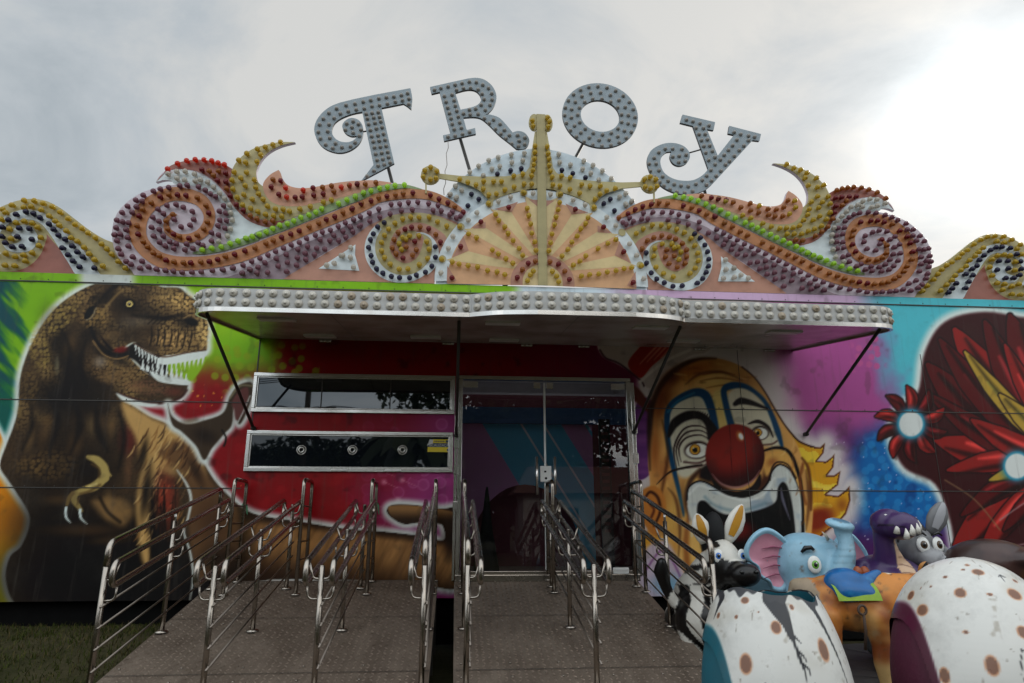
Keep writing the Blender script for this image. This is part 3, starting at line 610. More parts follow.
    # ================= far right: an abstract fan of crimson and gold plumes, with two pale orbs
    CR, CD, GO, DK2 = C8(150,38,34), C8(96,20,22), C8(186,154,64), C8(26,10,16)
    p.poly([(1110,300),(1040,318),(985,312),(945,322),(925,352),(918,392),(898,410),(892,440),(905,468),(935,484),(950,520),(958,560),(980,600),(1110,640)], C8(62,14,18), 2.5, .97, True, halo=(11, WH, 2))
    def plume(x0, y0, x1, y1, bend, w, c, tip=True):
        a = np.array([x0,y0], float); b_ = np.array([x1,y1], float); d = b_-a; L = np.hypot(*d); nrm = np.array([-d[1], d[0]])/L
        mid = [tuple(a+d*t+nrm*bend*math.sin(math.pi*t)) for t in (0,.25,.5,.75,1)]
        p.line(mid, np.array((.35,.8,1,.8,.12))*w+2.6, DK2, 1.0); p.line(mid, np.array((.35,.8,1,.8,.12))*w, c, 1.0)
        up = [(x-w*.14, y-w*.18) for x, y in mid]; p.line(up[1:4], np.array((.1,.26,.08))*w, np.clip(c*1.7+.10, 0, 1), 2.2, .8)
        lo = [(x+w*.24, y+w*.2) for x, y in mid]; p.line(lo, np.array((.1,.22,.28,.2,.05))*w, c*.35, 2.5, .85)
    for x1, y1, bd, w_, c in ((928,365,-16,44,CD),(936,440,-4,40,CR),(955,330,-10,44,CR),(1010,316,-6,44,CD),(955,545,12,40,CR),(1065,316,4,40,CR),(940,340,-14,30,CD),(985,322,-10,34,CD),(1040,322,-6,34,CR),(930,395,-12,26,CD),(965,352,-8,20,GO),(1005,345,-6,22,CR),(1040,352,0,24,GO),(948,470,10,24,CR),(962,515,14,24,CD),(972,420,-6,26,CR),(978,560,14,26,CR),(1000,395,-2,22,GO),(990,480,8,18,GO),(1004,530,8,20,CD)):
        plume(1085, 470, x1, y1, bd, w_, c)
    for k in range(10):
        t_ = 2*math.pi*k/10+.2; plume(911+12*math.cos(t_), 424+12*math.sin(t_), 911+36*math.cos(t_), 424+38*math.sin(t_), 4, 11, CR if k % 2 else CD)
    p.line([(1000,520),(1030,500),(1060,490)], 1.6, C8(170,150,150), 1, .7); p.line([(985,545),(1020,545),(1060,530)], 1.6, C8(170,150,150), 1, .7); p.line([(945,480),(975,500),(1000,530)], 1.4, C8(150,130,90), 1, .7)
    for x, y, r in ((911,424,13),(1017,466,13)):
        p.blob(x, y, r*1.7, r*1.75, C8(60,150,176), .9, 0, .4); p.blob(x, y, r*1.18, r*1.25, C8(60,150,176), 1, 0, .8); p.blob(x, y, r, r*1.05, C8(222,226,222), 1, 0, .82)
    # ---- the flat strip along the top edge keeps its neighbour's colour, with a little dirt
    strip = v < 281.2+.0264*u
    sc_ = C8(132,184,22)*np.ones((u.size,1)); sc_ = mix3(sc_, C8(206,220,228), sstep(u, 505, 525)); sc_ = mix3(sc_, C8(206,176,204), sstep(u, 590, 640)); sc_ = mix3(sc_, C8(92,194,206), sstep(u, 850, 890)); sc_ = mix3(sc_, WH*.93, sstep(u, 72, 86)*(1-sstep(u, 128, 142)))
    p.c[strip] = sc_[strip]
    p.whole(sstep(n2, .30, .18)*.18, C8(60,54,44))
    return p.c
# ------------------------------------------------------------------ trailer with the painted front
TOPZ, BOTZ = 4.165, .52
DX0, DX1, DZ1 = .04, 2.10, 2.965         # doorway
trailer = thing('trailer', 'long fairground trailer with airbrushed dinosaur and clown mural, ticket windows and glass doors', 'trailer', (1.0, 0, 0))
mural_m = paint_mat('mural_paint', .40, .16, .05, grime=.22, streak=.35)
K = .98
def wall_panel(name, x0, x1, z0, z1, step, hole=None, parent=None):
    nx, nz = int(round((x1-x0)/step))+1, int(round((z1-z0)/step))+1
    xs, zs = np.linspace(x0, x1, nx), np.linspace(z0, z1, nz)
    X, Z = np.meshgrid(xs, zs); u, v = wall_uv(X.ravel(), Z.ravel())
    c = np.clip(to_lin(paint_mural(u, v))**1.13*K, 0.003, .86)
    i, j = np.meshgrid(np.arange(nx-1), np.arange(nz-1)); a = (j*nx+i).ravel()
    q = np.stack([a, a+1, a+1+nx, a+nx], -1)
    if hole:
        mx, mz = (xs[:-1]+xs[1:])/2, (zs[:-1]+zs[1:])/2; MX, MZ = np.meshgrid(mx, mz)
        keep = ~((MX > hole[0])&(MX < hole[1])&(MZ < hole[2])).ravel(); q = q[keep]
    L = np.array(wloc(parent)); co = np.stack([X.ravel()-L[0], np.zeros(X.size)-L[1], Z.ravel()-L[2]], -1).astype(np.float32)
    me = bpy.data.meshes.new(name); me.vertices.add(len(co)); me.vertices.foreach_set('co', co.ravel())
    me.loops.add(q.size); me.loops.foreach_set('vertex_index', q.ravel().astype(np.int32))
    me.polygons.add(len(q)); me.polygons.foreach_set('loop_start', np.arange(0, q.size, 4, dtype=np.int32)); me.polygons.foreach_set('loop_total', np.full(len(q), 4, np.int32))
    me.update(calc_edges=True); set_paint(me, c); me.materials.append(mural_m)
    o = bpy.data.objects.new(name, me); col.objects.link(o); o.parent = parent; return o
wp = wall_panel('mural_wall', -5.8, 7.9, BOTZ, TOPZ, .0125, (DX0, DX1, DZ1), trailer)
wp['label'] = 'airbrushed front wall with dinosaur, clown and red ticket area'
wall_panel('mural_wall', -8.0, -5.8, BOTZ, TOPZ, .05, None, trailer)
wall_panel('mural_wall', 7.9, 10.4, BOTZ, TOPZ, .05, None, trailer)
grey_in = mat('interior_grey', (.30,.30,.31), .6); floor_in = mat('interior_floor', (.10,.07,.055), .5, bump=.1)
b = MB()                                     # shell behind the painted skin: ends, back, roof, inner floor
b.box((-8.0,.02,BOTZ), (-7.96,2.6,TOPZ-.02)); b.box((10.36,.02,BOTZ), (10.4,2.6,TOPZ-.02)); b.box((-7.955,2.56,BOTZ), (10.355,2.6,TOPZ-.02))
b.box((-8.0,.012,TOPZ-.018), (-.15,2.6,TOPZ)); b.box((2.45,.012,TOPZ-.018), (10.4,2.6,TOPZ)); b.box((-.15,.012,TOPZ-.018), (2.45,.25,TOPZ)); b.box((-.15,1.56,TOPZ-.018), (2.45,2.6,TOPZ)); b.box((-7.955,.02,.70), (10.355,2.555,.755), 1)  # roof left open over the curtain, an added opening that lets daylight in
b.box((-.3,.02,.76), (-.26,2.55,TOPZ-.03)); b.box((2.52,.02,.76), (2.56,2.55,TOPZ-.03)); b.box((-.255,1.65,3.1), (2.515,2.55,3.13)); b.box((-.255,.03,3.1), (2.515,.2,3.13))
b.build('shell', [grey_in, floor_in], trailer)
b = MB()
for x in (-7.2,-5.5,-3.4,-1.2,1.0,3.2,5.4,7.6,9.6): b.box((x-.12,.5,.0), (x+.12,2.2,.515))
b.box((-8,.35,.42), (10.4,.45,.517)); b.box((-8,2.1,.42), (10.4,2.2,.517))
b.box((-7.98,.12,.03), (10.38,.15,.518)); b.build('chassis_and_shade_sheet', matt_black, trailer)  # black sheet behind the wall foot stands in for shade under the trailer
# seams with rivets, and the folded top edge
seam = MB(); riv = []
for z, x0, x1 in ((2.655,-7.9,-2.36),(2.655,2.12,10.3),(1.69,-7.9,-2.36),(1.69,3.0,10.3)):
    seam.box((x0,-.006,z-.005), (x1,.004,z+.005), 0)
    for k in range(int((x1-x0)/.31)): riv.append((x0+.15+k*.31, z+.016))
for x in (3.49,5.9): seam.box((x-.003,-.0035,BOTZ), (x+.003,.004,3.40), 0)
seam.box((-2.315,-.006,2.4), (-2.303,.004,3.42), 0)
seam.box((-8.0,-.012,4.052), (10.4,.006,4.064), 0)
for k in range(60): riv.append((-7.9+k*.31, 4.085))
seam.build('seam_strip', [dark_metal], trailer)
rv = MB()
for x, z in riv: rv.sphere((x,-.002,z), (.007,.006,.007), 6, 4)
rv.build('rivets', dark_metal, trailer)['kind'] = 'stuff'
# ---- ticket windows
tint = {}
def glass_dark(name, refl, base=(.006,.008,.011)):
    m, nt, b = new_mat(name); b.inputs['Base Color'].default_value = (*base,1); b.inputs['Roughness'].default_value = .02; b.inputs['Specular IOR Level'].default_value = .32
    gl = nt.node('ShaderNodeBsdfGlossy'); gl.inputs['Roughness'].default_value = .015; gl.inputs['Color'].default_value = (.9,.95,1,1)
    tc = nt.node('ShaderNodeTexCoord'); n = nt.node('ShaderNodeTexNoise', i_Scale=1.3, i_Detail=1.0); nt.link(tc.outputs['Object'], n.inputs['Vector'])
    bp = nt.node('ShaderNodeBump', i_Strength=.06, i_Distance=.02); nt.link(n.outputs['Fac'], bp.inputs['Height'])
    nt.link(bp.outputs['Normal'], b.inputs['Normal']); nt.link(bp.outputs['Normal'], gl.inputs['Normal'])
    ms = nt.node('ShaderNodeMixShader', i_0=refl); nt.link(b.outputs[0], ms.inputs[1]); nt.link(gl.outputs[0], ms.inputs[2]); nt.link(ms.outputs[0], nt.n['Material Output'].inputs['Surface']); return m
pane_hi, pane_lo = glass_dark('tinted_glass_bright', .05), glass_dark('tinted_glass', .012)
def ring_frame(mb, x0, x1, z0, z1, w, y0, y1, mi=0):
    mb.bbox((x0,y0,z1-w), (x1,y1,z1), .005, mi); mb.bbox((x0,y0,z0), (x1,y1,z0+w), .005, mi)
    mb.bbox((x0,y0+.001,z0+w), (x0+w,y1,z1-w), .005, mi); mb.bbox((x1-w,y0+.001,z0+w), (x1,y1,z1-w), .005, mi)
win_label = {0:'upper tinted window strip reflecting the sky', 1:'lower ticket window with three speaking holes and a yellow sticker'}
for k, (x0,x1,z0,z1) in enumerate(((-2.33,-.005,2.545,3.005),(-2.345,-.015,1.875,2.335))):
    f = MB(); ring_frame(f, x0, x1, z0, z1, .042, -.035, -.001); ring_frame(f, x0+.042, x1-.042, z0+.042, z1-.042, .016, -.022, -.002)
    win = f.build('window', frame_metal, trailer, win_label[k])
    f = MB(); f.box((x0+.058,-.012,z0+.058), (x1-.058,-.004,z1-.058)); f.build('pane', pane_hi if k == 0 else pane_lo, win)
    if k == 0:
        for xx in (-1.55,-.76):
            f = MB(); f.box((xx-.006,-.018,z0+.058), (xx+.006,-.0125,z1-.058)); f.build('mullion', dark_metal, win)
    else:
        for px in (301.5, 352.5, 402.5):
            c = at(px, 450, -.012); f = MB()
            f.tube([(c.x+.05*math.cos(t), -.016, c.z+.05*math.sin(t)) for t in np.linspace(0,2*math.pi,25)[:-1]], .006, 8, 0, True)
            f.tube([(c.x+.028*math.cos(t), -.018, c.z+.028*math.sin(t)) for t in np.linspace(0,2*math.pi,21)[:-1]], .010, 8, 0, True)
            f.build('speaking_hole', chrome, win)
        for xx in (-1.29,-.69): f = MB(); f.bbox((xx-.09,-.05,z0+.01), (xx+.09,-.036,z0+.03), .003); f.build('coin_ledge', white_plastic, win)
        # sticker (yellow bars, a blue-white middle with lettering)
        yel, blu_, wht = mat('sticker_yellow', (.72,.55,.02), .5), mat('sticker_navy', (.02,.035,.08), .5), mat('sticker_white', (.6,.6,.6), .5)
        c = at(439.5, 445.5, -.0125); st = MB(); sw, sh = .135, .075
        st.box((c.x-sw+.055,-.0135,c.z+.028), (c.x+sw,-.0125,c.z+.07), 0); st.box((c.x-sw,-.0137,c.z-.075), (c.x+sw,-.0127,c.z-.018), 0); st.box((c.x-sw+.004,-.0133,c.z-.019), (c.x+sw,-.0123,c.z+.029), 1)
        st.plate([(c.x-sw,c.z+.005),(c.x-sw+.055,c.z+.02),(c.x-sw+.062,c.z+.066),(c.x-sw+.02,c.z+.07)], -.0142, .0008, 2)
        for xx, zz_ in ((.085,.048),(.10,-.052)): st.box((c.x+xx-.014,-.0146,c.z+zz_-.014), (c.x+xx+.014,-.0136,c.z+zz_+.014), 1)
        for i_ in range(6): st.box((c.x-.06+i_*.02,-.0144,c.z+.042), (c.x-.046+i_*.02,-.0136,c.z+.054), 1)
        sk = st.build('sticker', [yel, blu_, wht], win)
        fc = bpy.data.curves.new('sticker_text', 'FONT'); fc.body = 'FISCALIZAÇÃO'; fc.size = .042; fc.align_x = 'CENTER'; fc.extrude = .0004
        to = bpy.data.objects.new('tmp', fc); col.objects.link(to); dg = bpy.context.evaluated_depsgraph_get(); me = bpy.data.meshes.new_from_object(to.evaluated_get(dg)); bpy.data.objects.remove(to)
        me.transform(Matrix.Rotation(R(90), 4, 'X')); me.materials.clear(); me.materials.append(wht)
        # lettering belongs to the sticker: join its triangles into the sticker mesh
        bm = bmesh.new(); bm.from_mesh(sk.data); n0 = len(bm.faces); me.transform(Matrix.Translation(Vector((c.x, -.0142, c.z-.010))-wloc(trailer))); bm.from_mesh(me)
        bm.faces.ensure_lookup_table()
        for f_ in bm.faces[n0:]: f_.material_index = 2
        bm.to_mesh(sk.data); bm.free()
# ---- door frame, leaves, threshold
f = MB()
f.bbox((.035,-.045,.70), (.088,.03,2.965), .005); f.bbox((2.045,-.045,.74), (2.105,.03,2.965), .005); f.bbox((.035,-.048,2.966), (2.105,.03,3.01), .005)
f.bbox((.0,-.03,.70), (.030,-.002,2.54), .004); f.bbox((2.108,-.03,.74), (2.15,-.002,2.96), .004)
for z in (2.34,2.2,1.9,1.5): f.bbox((-.004,-.055,z-.05), (.05,-.0485,z+.05), .003)
for z in (2.4,2.05): f.bbox((2.10,-.055,z-.06), (2.16,-.046,z+.06), .003)
fr = f.build('door_frame', chrome, trailer)
f = MB(); f.bbox((.035,-.10,.69), (2.105,.05,.765), .006); f.bbox((.09,-.06,.766), (2.04,.02,.80), .004); f.build('threshold', steel, trailer)
def clear_glass():
    m, nt, b = new_mat('smoked_door_glass')
    tr = nt.node('ShaderNodeBsdfTransparent'); tr.inputs['Color'].default_value = (.84,.84,.86,1)
    gl = nt.node('ShaderNodeBsdfGlossy'); gl.inputs['Roughness'].default_value = .01
    fr_ = nt.node('ShaderNodeFresnel', i_0=1.55); a = nt.node('ShaderNodeMath', operation='ADD', i_1=.005); nt.link(fr_.outputs[0], a.inputs[0])
    ms = nt.node('ShaderNodeMixShader'); nt.link(a.outputs[0], ms.inputs[0]); nt.link(tr.outputs[0], ms.inputs[1]); nt.link(gl.outputs[0], ms.inputs[2]); nt.link(ms.outputs[0], nt.n['Material Output'].inputs['Surface']); return m
gls = clear_glass()
for x0, x1, hx, mx_ in ((.092,1.045,.955,.98),(1.072,2.04,1.165,1.13)):
    d = MB(); d.box((x0,-.012,.81), (x1,-.002,2.94)); leaf = d.build('door', gls, trailer)
    h = MB(); h.tube([(hx,-.065,1.63),(hx,-.065,2.06)], .016, 12); h.tube([(hx,-.014,1.70),(hx,-.06,1.70)], .009, 8); h.tube([(hx,-.014,1.99),(hx,-.06,1.99)], .009, 8); h.build('handle', frame_metal, leaf)
    h = MB()
    for (a, b_) in ((x0 if x0 < 1 else x1-.17, .17),(mx_-.05 if x0 < 1 else mx_-.045, .08)): h.bbox((a,-.022,2.87), (a+b_,.008,2.945), .004)
    h.build('glass_clamp', frame_metal, leaf)
f = MB(); f.bbox((1.047,-.020,.81), (1.070,.004,2.94), .003); f.build('meeting_strip', white_plastic, trailer)
f = MB(); f.bbox((.995,-.055,1.775), (1.125,-.021,1.955), .008); lb = f.build('lock_box', white_plastic, trailer)
f = MB(); f.sphere((1.06,-.056,1.815), (.014,.006,.014), 10, 6); f.bbox((1.04,-.058,1.88), (1.065,-.0555,1.90), .001); f.build('keyhole', black, lb)

# ---- inside: striped curtain with an arched opening, dark side panel, column
def curtain_mat():
    m, nt, b = new_mat('striped_curtain')
    tc = nt.node('ShaderNodeTexCoord'); sp = nt.node('ShaderNodeSeparateXYZ'); nt.link(tc.outputs['Object'], sp.inputs[0])
    k = nt.node('ShaderNodeMath', operation='MULTIPLY_ADD', i_1=.62); nt.link(sp.outputs['Z'], k.inputs[0]); nt.link(sp.outputs['X'], k.inputs[2])   # x + .62 z
    mr = nt.node('ShaderNodeMapRange', i_1=-1.6, i_2=2.4); nt.link(k.outputs[0], mr.inputs['Value'])
    cr = nt.node('ShaderNodeValToRGB'); cr.color_ramp.interpolation = 'CONSTANT'; nt.link(mr.outputs['Result'], cr.inputs['Fac'])
    P_, B_, W_ = (.60,.30,.53,1), (.14,.54,.76,1), (.72,.8,.84,1)
    e = cr.color_ramp.elements; e[0].position = 0; e[0].color = P_; e[1].position = .44; e[1].color = B_
    for p, c in ((.565,W_),(.572,B_),(.64,W_),(.648,B_),(.70,P_),(.78,B_),(.79,P_),(.95,B_)): q = e.new(p); q.color = c
    nt.link(cr.outputs['Color'], b.inputs['Base Color']); b.inputs['Roughness'].default_value = .6
    tr = nt.node('ShaderNodeBsdfTranslucent'); nt.link(cr.outputs['Color'], tr.inputs['Color']); ms = nt.node('ShaderNodeMixShader', i_0=.5); nt.link(b.outputs[0], ms.inputs[1]); nt.link(tr.outputs[0], ms.inputs[2]); nt.link(ms.outputs[0], nt.n['Material Output'].inputs['Surface'])
    return m
cur = MB(); xs = np.linspace(-.25, 1.80, 42); zs = np.linspace(.76, 2.55, 20); CXc, ARX, ARZ = .92, .74, 1.02
def cy(x, z): return .95+.012*math.sin(x*19)+.006*math.sin(x*41+z*2)
arch = [(CXc+ARX*math.cos(t), .78+ARZ*math.sin(t)) for t in np.linspace(0, math.pi, 21)]
outer_ = [(1.82,.76),(1.82,2.58),(-.25,2.58),(-.25,.76)]
cur.plate([(CXc+ARX,.76),(1.82,.76),(1.82,2.58),(-.25,2.58),(-.25,.76),(CXc-ARX,.76)]+arch[::-1][1:-1], .95, 0)
o = cur.build_at('curtain', curtain_mat(), (.8,.95,1.6)); tag(o, 'purple and blue striped curtain with dark arched opening behind the glass doors', 'curtain')
b = MB(); b.box((-.255,.93,2.585), (2.515,.97,2.80)); o = b.build_at('header_board', mat('header_blue', (.03,.10,.22), .5), (1,.95,2.585)); tag(o, 'dark blue header board above the striped curtain inside', 'board')
b = MB(); b.bbox((1.83,.55,.76), (1.97,.62,2.60), .004); o = b.build_at('notice_panel', mat('notice_black', (.02,.017,.017), .5), (1.9,.58,.76)); tag(o, 'tall narrow dark notice panel standing right of the striped curtain', 'notice panel')
nb_ = MB()
for k in range(16):
    z = 2.5-k*.085; ww = .04+.016*hsh(k,2); nb_.box((1.90-ww,.546,z-.02), (1.90+ww*.8,.549,z+.02))
nb_.build('lettering', mat('notice_red', (.10,.03,.03), .6), o)
b = MB()
for z0, z1 in ((.76,1.4),(1.42,1.8)): pass
b.box((-.255,1.6,.76), (2.515,1.64,3.09)); o = b.build_at('dark_partition', mat('maroon_board', (.09,.012,.022), .7), (1,1.6,.76)); tag(o, 'dark maroon partition seen through the curtain arch', 'partition')
c = MB(); c.lathe([(.16,0),(.16,.02),(.07,.5),(.02,.95),(.012,1.0)], (.42,.75,.757), (0,0,1), 20); o = c.build_at('traffic_cone', black, (.42,.75,.757)); tag(o, 'tall black cone standing on floor behind the left door leaf', 'cone')
c = MB(); c.bbox((1.85,-.02,.0), (2.0,.1,.05), .006)
b = MB(); b.bbox((1.80,-.09,.768), (1.98,-.065,.835), .006); b.bbox((1.81,-.10,.802), (1.97,-.091,.828), .003); o = b.build_at('white_block', white_plastic, (1.89,-.08,.768)); tag(o, 'small white box on the door threshold at its right end', 'box')
# ------------------------------------------------------------------ canopy over the entrance
awn = thing('canopy', 'wide flap canopy with rounded corners and round caps on its grey fascia, above the doors', 'canopy', (.95,-.9,3.2))
SL = .125
def az(y): return 3.42+SL*y
XA, XB, YF, YB = -2.41, 4.35, -1.93, -2.16
def canopy_outline(n=8):
    p = [(-2.29,-.004)]
    r = .30
    for k in range(n+1): t = R(180+90*k/n); p.append((XA+r+r*math.cos(t), YF+r+r*math.sin(t)))
    p += [(.10,YF)]
    p += [tuple(q)[:2] for q in cat_rom([(.12,YF,0),(.22,YF-.07,0),(.42,YF-.175,0),(.72,YB,0)], 5)]
    p += [tuple(q)[:2] for q in cat_rom([(1.62,YB,0),(1.88,YF-.175,0),(2.06,YF-.08,0),(2.14,YF,0)], 5)]
    for k in range(n+1): t = R(270+90*k/n); p.append((XB-r+r*math.cos(t), YF+r+r*math.sin(t)))
    p.append((4.19,-.004)); return p
OUT = canopy_outline()
under, nt, b = new_mat('canopy_underside')
tc = nt.node('ShaderNodeTexCoord'); n1 = nt.node('ShaderNodeTexNoise', i_Scale=2.0, i_Detail=6.0); nt.link(tc.outputs['Object'], n1.inputs['Vector'])
b.inputs['Base Color'].default_value = (.62,.57,.53,1); b.inputs['Metallic'].default_value = .25
mr = nt.node('ShaderNodeMapRange', i_3=.10, i_4=.30); nt.link(n1.outputs['Fac'], mr.inputs['Value']); nt.link(mr.outputs['Result'], b.inputs['Roughness'])
cr = nt.node('ShaderNodeValToRGB'); nt.link(n1.outputs['Fac'], cr.inputs['Fac']); e = cr.color_ramp.elements; e[0].position = .3; e[0].color = (.42,.37,.33,1); e[1].position = .62; e[1].color = (.68,.63,.58,1); nt.link(cr.outputs['Color'], b.inputs['Base Color'])
fascia_m = mat('fascia_paint', (.44,.44,.43), .4, .1, dirt=.5, scale=9, dirtcol=(.28,.25,.21))
n = len(OUT)
tri = geometry.tessellate_polygon([[Vector((x,y,0)) for x,y in OUT]])
p = MB(); H = .15
lo = [(x,y,az(y)) for x,y in OUT]; hi = [(x,y,az(y)+H) for x,y in OUT]
fs = []
for t in tri:
    a, b_, c = [Vector(OUT[i]) for i in t]; cr_ = (b_-a).x*(c-a).y-(b_-a).y*(c-a).x
    if abs(cr_) < 1e-9: continue
    t = list(t) if cr_ > 0 else list(t)[::-1]
    p.add(lo, [t[::-1]], 0); p.add(hi, [t], 1)
p.add(lo+hi, [(i, i+1, n+i+1, n+i) for i in range(n-1)]+[(n-1, 0, n, 2*n-1)], 1)
p.build('canopy_panel', [under, fascia_m], awn)
# fascia skin and polished trim follow the outline
def offs(P, d):
    o = []
    for i in range(len(P)):
        a = Vector(P[max(i-1,0)]); b_ = Vector(P[min(i+1,len(P)-1)]); t = (b_-a).normalized(); o.append((P[i][0]+t.y*d, P[i][1]-t.x*d))
    return o
def band(mb, d0, d1, z0, z1, mi=0):
    A, B = offs(OUT, d0), offs(OUT, d1); vs = []; m = len(A)
    for (x,y),(x2,y2) in zip(A, B): vs += [(x,y,az(y)+z0),(x2,y2,az(y2)+z0),(x2,y2,az(y2)+z1),(x,y,az(y)+z1)]
    fs = []
    for i in range(m-1):
        for k in range(4): fs.append((4*i+k, 4*i+(k+1)%4, 4*i+4+(k+1)%4, 4*i+4+k))
    fs += [(0,3,2,1),(4*m-4,4*m-3,4*m-2,4*m-1)]; mb.add(vs, fs, mi)
f = MB(); band(f, .003, .02, .018, .195); fa = fix_normals(f.build('fascia', fascia_m, awn))
f = MB(); band(f, .001, .028, -.024, .016); fix_normals(f.build('polished_trim', chrome, awn))
# joint covers between the three fascia lengths
f = MB()
for x, y in ((.12,YF-.03),(2.14,YF-.03),(1.13,YB-.022)): f.bbox((x-.012,y-.006,az(y)+.02), (x+.012,y+.01,az(y)+.19), .003)
f.build('joint_cover', fascia_m, awn)
# round light caps, two rows
cap_ms = [mat('light_cap', (.50,.47,.41), .4, dirt=.4, dirtcol=(.28,.24,.18)), mat('light_cap_rusty', (.36,.29,.21), .5)]
path = offs(OUT, .0205); L = [0]
for i in range(1, len(path)): L.append(L[-1]+(Vector(path[i])-Vector(path[i-1])).length)
cap_prof = [(.036,0),(.038,.004),(.036,.013),(.026,.020),(.012,.022),(.011,.031),(.0,.032)]
spots = []; s = 1.52
while s < L[-1]-1.5:
    i = max(k for k in range(len(L)-1) if L[k] <= s); t = (s-L[i])/(L[i+1]-L[i]); a, b_ = Vector(path[i]), Vector(path[i+1])
    q = a.lerp(b_, t); d = (b_-a).normalized(); nrm = Vector((d.y, -d.x, 0)); spots.append((q, nrm)); s += .117
caps = []
for q, nrm in spots:
    for dz in (.148,.064): caps.append((Vector((q.x, q.y, az(q.y)+dz)), nrm))
caps.sort(key=lambda c: (c[0]-Vector(CAM)).length)
rest = MB()
for i, (c, nrm) in enumerate(caps):
    mi = 1 if random.random() < .06 else 0; jz = random.uniform(-.004,.004)
    if i < 100:
        m_ = MB(); m_.lathe(cap_prof, (c.x,c.y,c.z+jz), nrm, 14); m_.build('light_cap', cap_ms[mi], awn)
    else: rest.lathe(cap_prof, (c.x,c.y,c.z+jz), nrm, 14, mi)
if rest.v: rest.build('light_caps', cap_ms, awn)['kind'] = 'stuff'
# support bars from the wall to the underside
for (x, y0, zw, xt) in ((-2.28,-1.72,2.36,XA+.09),(.02,-1.62,2.30,.02),(2.12,-1.62,2.36,2.22),(4.25,-1.74,2.36,XB-.12)):
    f = MB(); f.tube([(x,-.03,zw),(xt,y0,az(y0)-.01)], .017, 10); f.tube([(x,-.06,zw),(x,-.001,zw)], .026, 10); f.build('support_bar', dark_metal, awn)
f = MB()                                        # sheet joints of the underside
for x, y0, y1 in ((-1.18,-1.91,-.03),(.02,-1.91,-.03),(1.13,-2.12,-.9),(2.30,-1.9,-.03),(3.3,-1.9,-.03)):
    f.add([(x+a, y, az(y)-.0025) for a, y in ((-.004,y0),(.004,y0),(.004,y1),(-.004,y1))], [(3,2,1,0)])
f.add([(x, -1.0+a, az(-1.0+a)-.0028) for x, a in ((-2.3,-.004),(4.2,-.004),(4.2,.004),(-2.3,.004))], [(3,2,1,0)])
f.build('sheet_joint', dark_metal, awn)
# flush lights, hinges
lm = mat('lamp_lens', (.62,.60,.55), .4)
for x, y in ((-1.75,-1.45),(-1.55,-.35),(.05,-1.35),(.45,-1.55),(.55,-.35),(-.35,-.45),(1.95,-1.5),(2.6,-.6),(3.4,-1.4)):
    if (x,y) in ((.05,-1.35),): continue
    f = MB(); w_, d_ = .17, .075
    f.add([(x+a*w_, y+b_*d_, az(y+b_*d_)-c) for c in (.018,.001) for a,b_ in ((-1,-1),(1,-1),(1,1),(-1,1))], [(3,2,1,0),(4,5,6,7),(0,1,5,4),(1,2,6,5),(2,3,7,6),(3,0,4,7)]); f.build('ceiling_light', lm, awn)
for x in (-1.55,-.1,.85,1.55,3.0,3.9):
    f = MB(); f.bbox((x-.07,-.03,3.385), (x+.07,-.002,3.408), .003)
    for k in (-.05,0,.05): f.tube([(x+k-.018,-.034,3.40),(x+k+.018,-.034,3.40)], .011, 8)
    f.build('hinge', frame_metal, awn)
# ------------------------------------------------------------------ carved light crest on the roof edge
BASEZ = 4.168
AX = at(541.5, 205).x
def Z1(x, y): return (x*.14648, 180+y*.14648)
def Z2(x, y): return (105+x*.21962, 130+y*.21962)
def Z3(x, y): return (215+x*.21962, 130+y*.21962)
def Z4(x, y): return (340+x*.19022, 160+y*.19022)
def Z5(x, y): return (420+x*.13171, 110+y*.13171)
def Z6(x, y): return (430+x*.16109, 180+y*.16109)
def T_(f, *pts): return [f(x, y) for x, y in pts]
def W(pts, Y=0.0, side=0, clamp=True):
    o = []
    for x, y in pts:
        q = at(x, y, Y); X, Z = q.x, q.z
        if side: X = 2*AX-X
        o.append((X, max(Z, BASEZ) if clamp else Z))
    return o
def sm(pts, n=5): return [(p.x, p.y) for p in cat_rom([(x,y,0) for x,y in pts], n)]
def ribbon(pts, w, n=6):
    P = np.array([(p.x, p.y) for p in cat_rom([(x,y,0) for x,y in pts], n)]); t = np.gradient(P, axis=0); t /= np.linalg.norm(t, axis=1)[:,None]+1e-9
    ws = np.interp(np.linspace(0,1,len(P)), np.linspace(0,1,len(w)), w)/2; nrm = np.stack([t[:,1], -t[:,0]], 1)
    return P+nrm*ws[:,None], P-nrm*ws[:,None]
def crest_mat(name, c): return mat(name, rgb(*c), .42, dirt=.55, scale=3.2, dirtcol=tuple(x*.55 for x in rgb(*c)), bump=.04, bscale=3)
CM = {k: crest_mat('crest_'+k, c) for k, c in dict(olive=(168,156,106), white=(205,214,216), rose=(172,122,100), brown=(146,84,68), orange=(180,116,66), lilac=(196,182,190), mauve=(142,122,130), green=(132,152,104), fin=(196,142,112), cream=(202,180,128), tan=(200,152,108), blue=(190,203,210)).items()}
CK = list(CM)
class Crest(MB):
    def lay(s, outline, colr, depth, th=0, side=0, smooth=False):
        P = W(outline, 0, side)
        q = [P[0]]
        for a in P[1:]:
            if (a[0]-q[-1][0])**2+(a[1]-q[-1][1])**2 > 1e-7: q.append(a)
        return s.plate(q, -depth*.0016, th, CK.index(colr))
    def rib(s, pts, w, colr, depth, side=0, n=6):
        A, B = ribbon(pts, w, n); A = W([tuple(a) for a in A], 0, side); B = W([tuple(b) for b in B], 0, side); y = -depth*.0016
        vs = [(a[0],y,a[1]) for a in A]+[(b[0],y,b[1]) for b in B]; k = len(A)
        fs = [(i, i+1, k+i+1, k+i) for i in range(k-1)]
        if not side: fs = [f[::-1] for f in fs]
        return s.add(vs, fs, CK.index(colr))
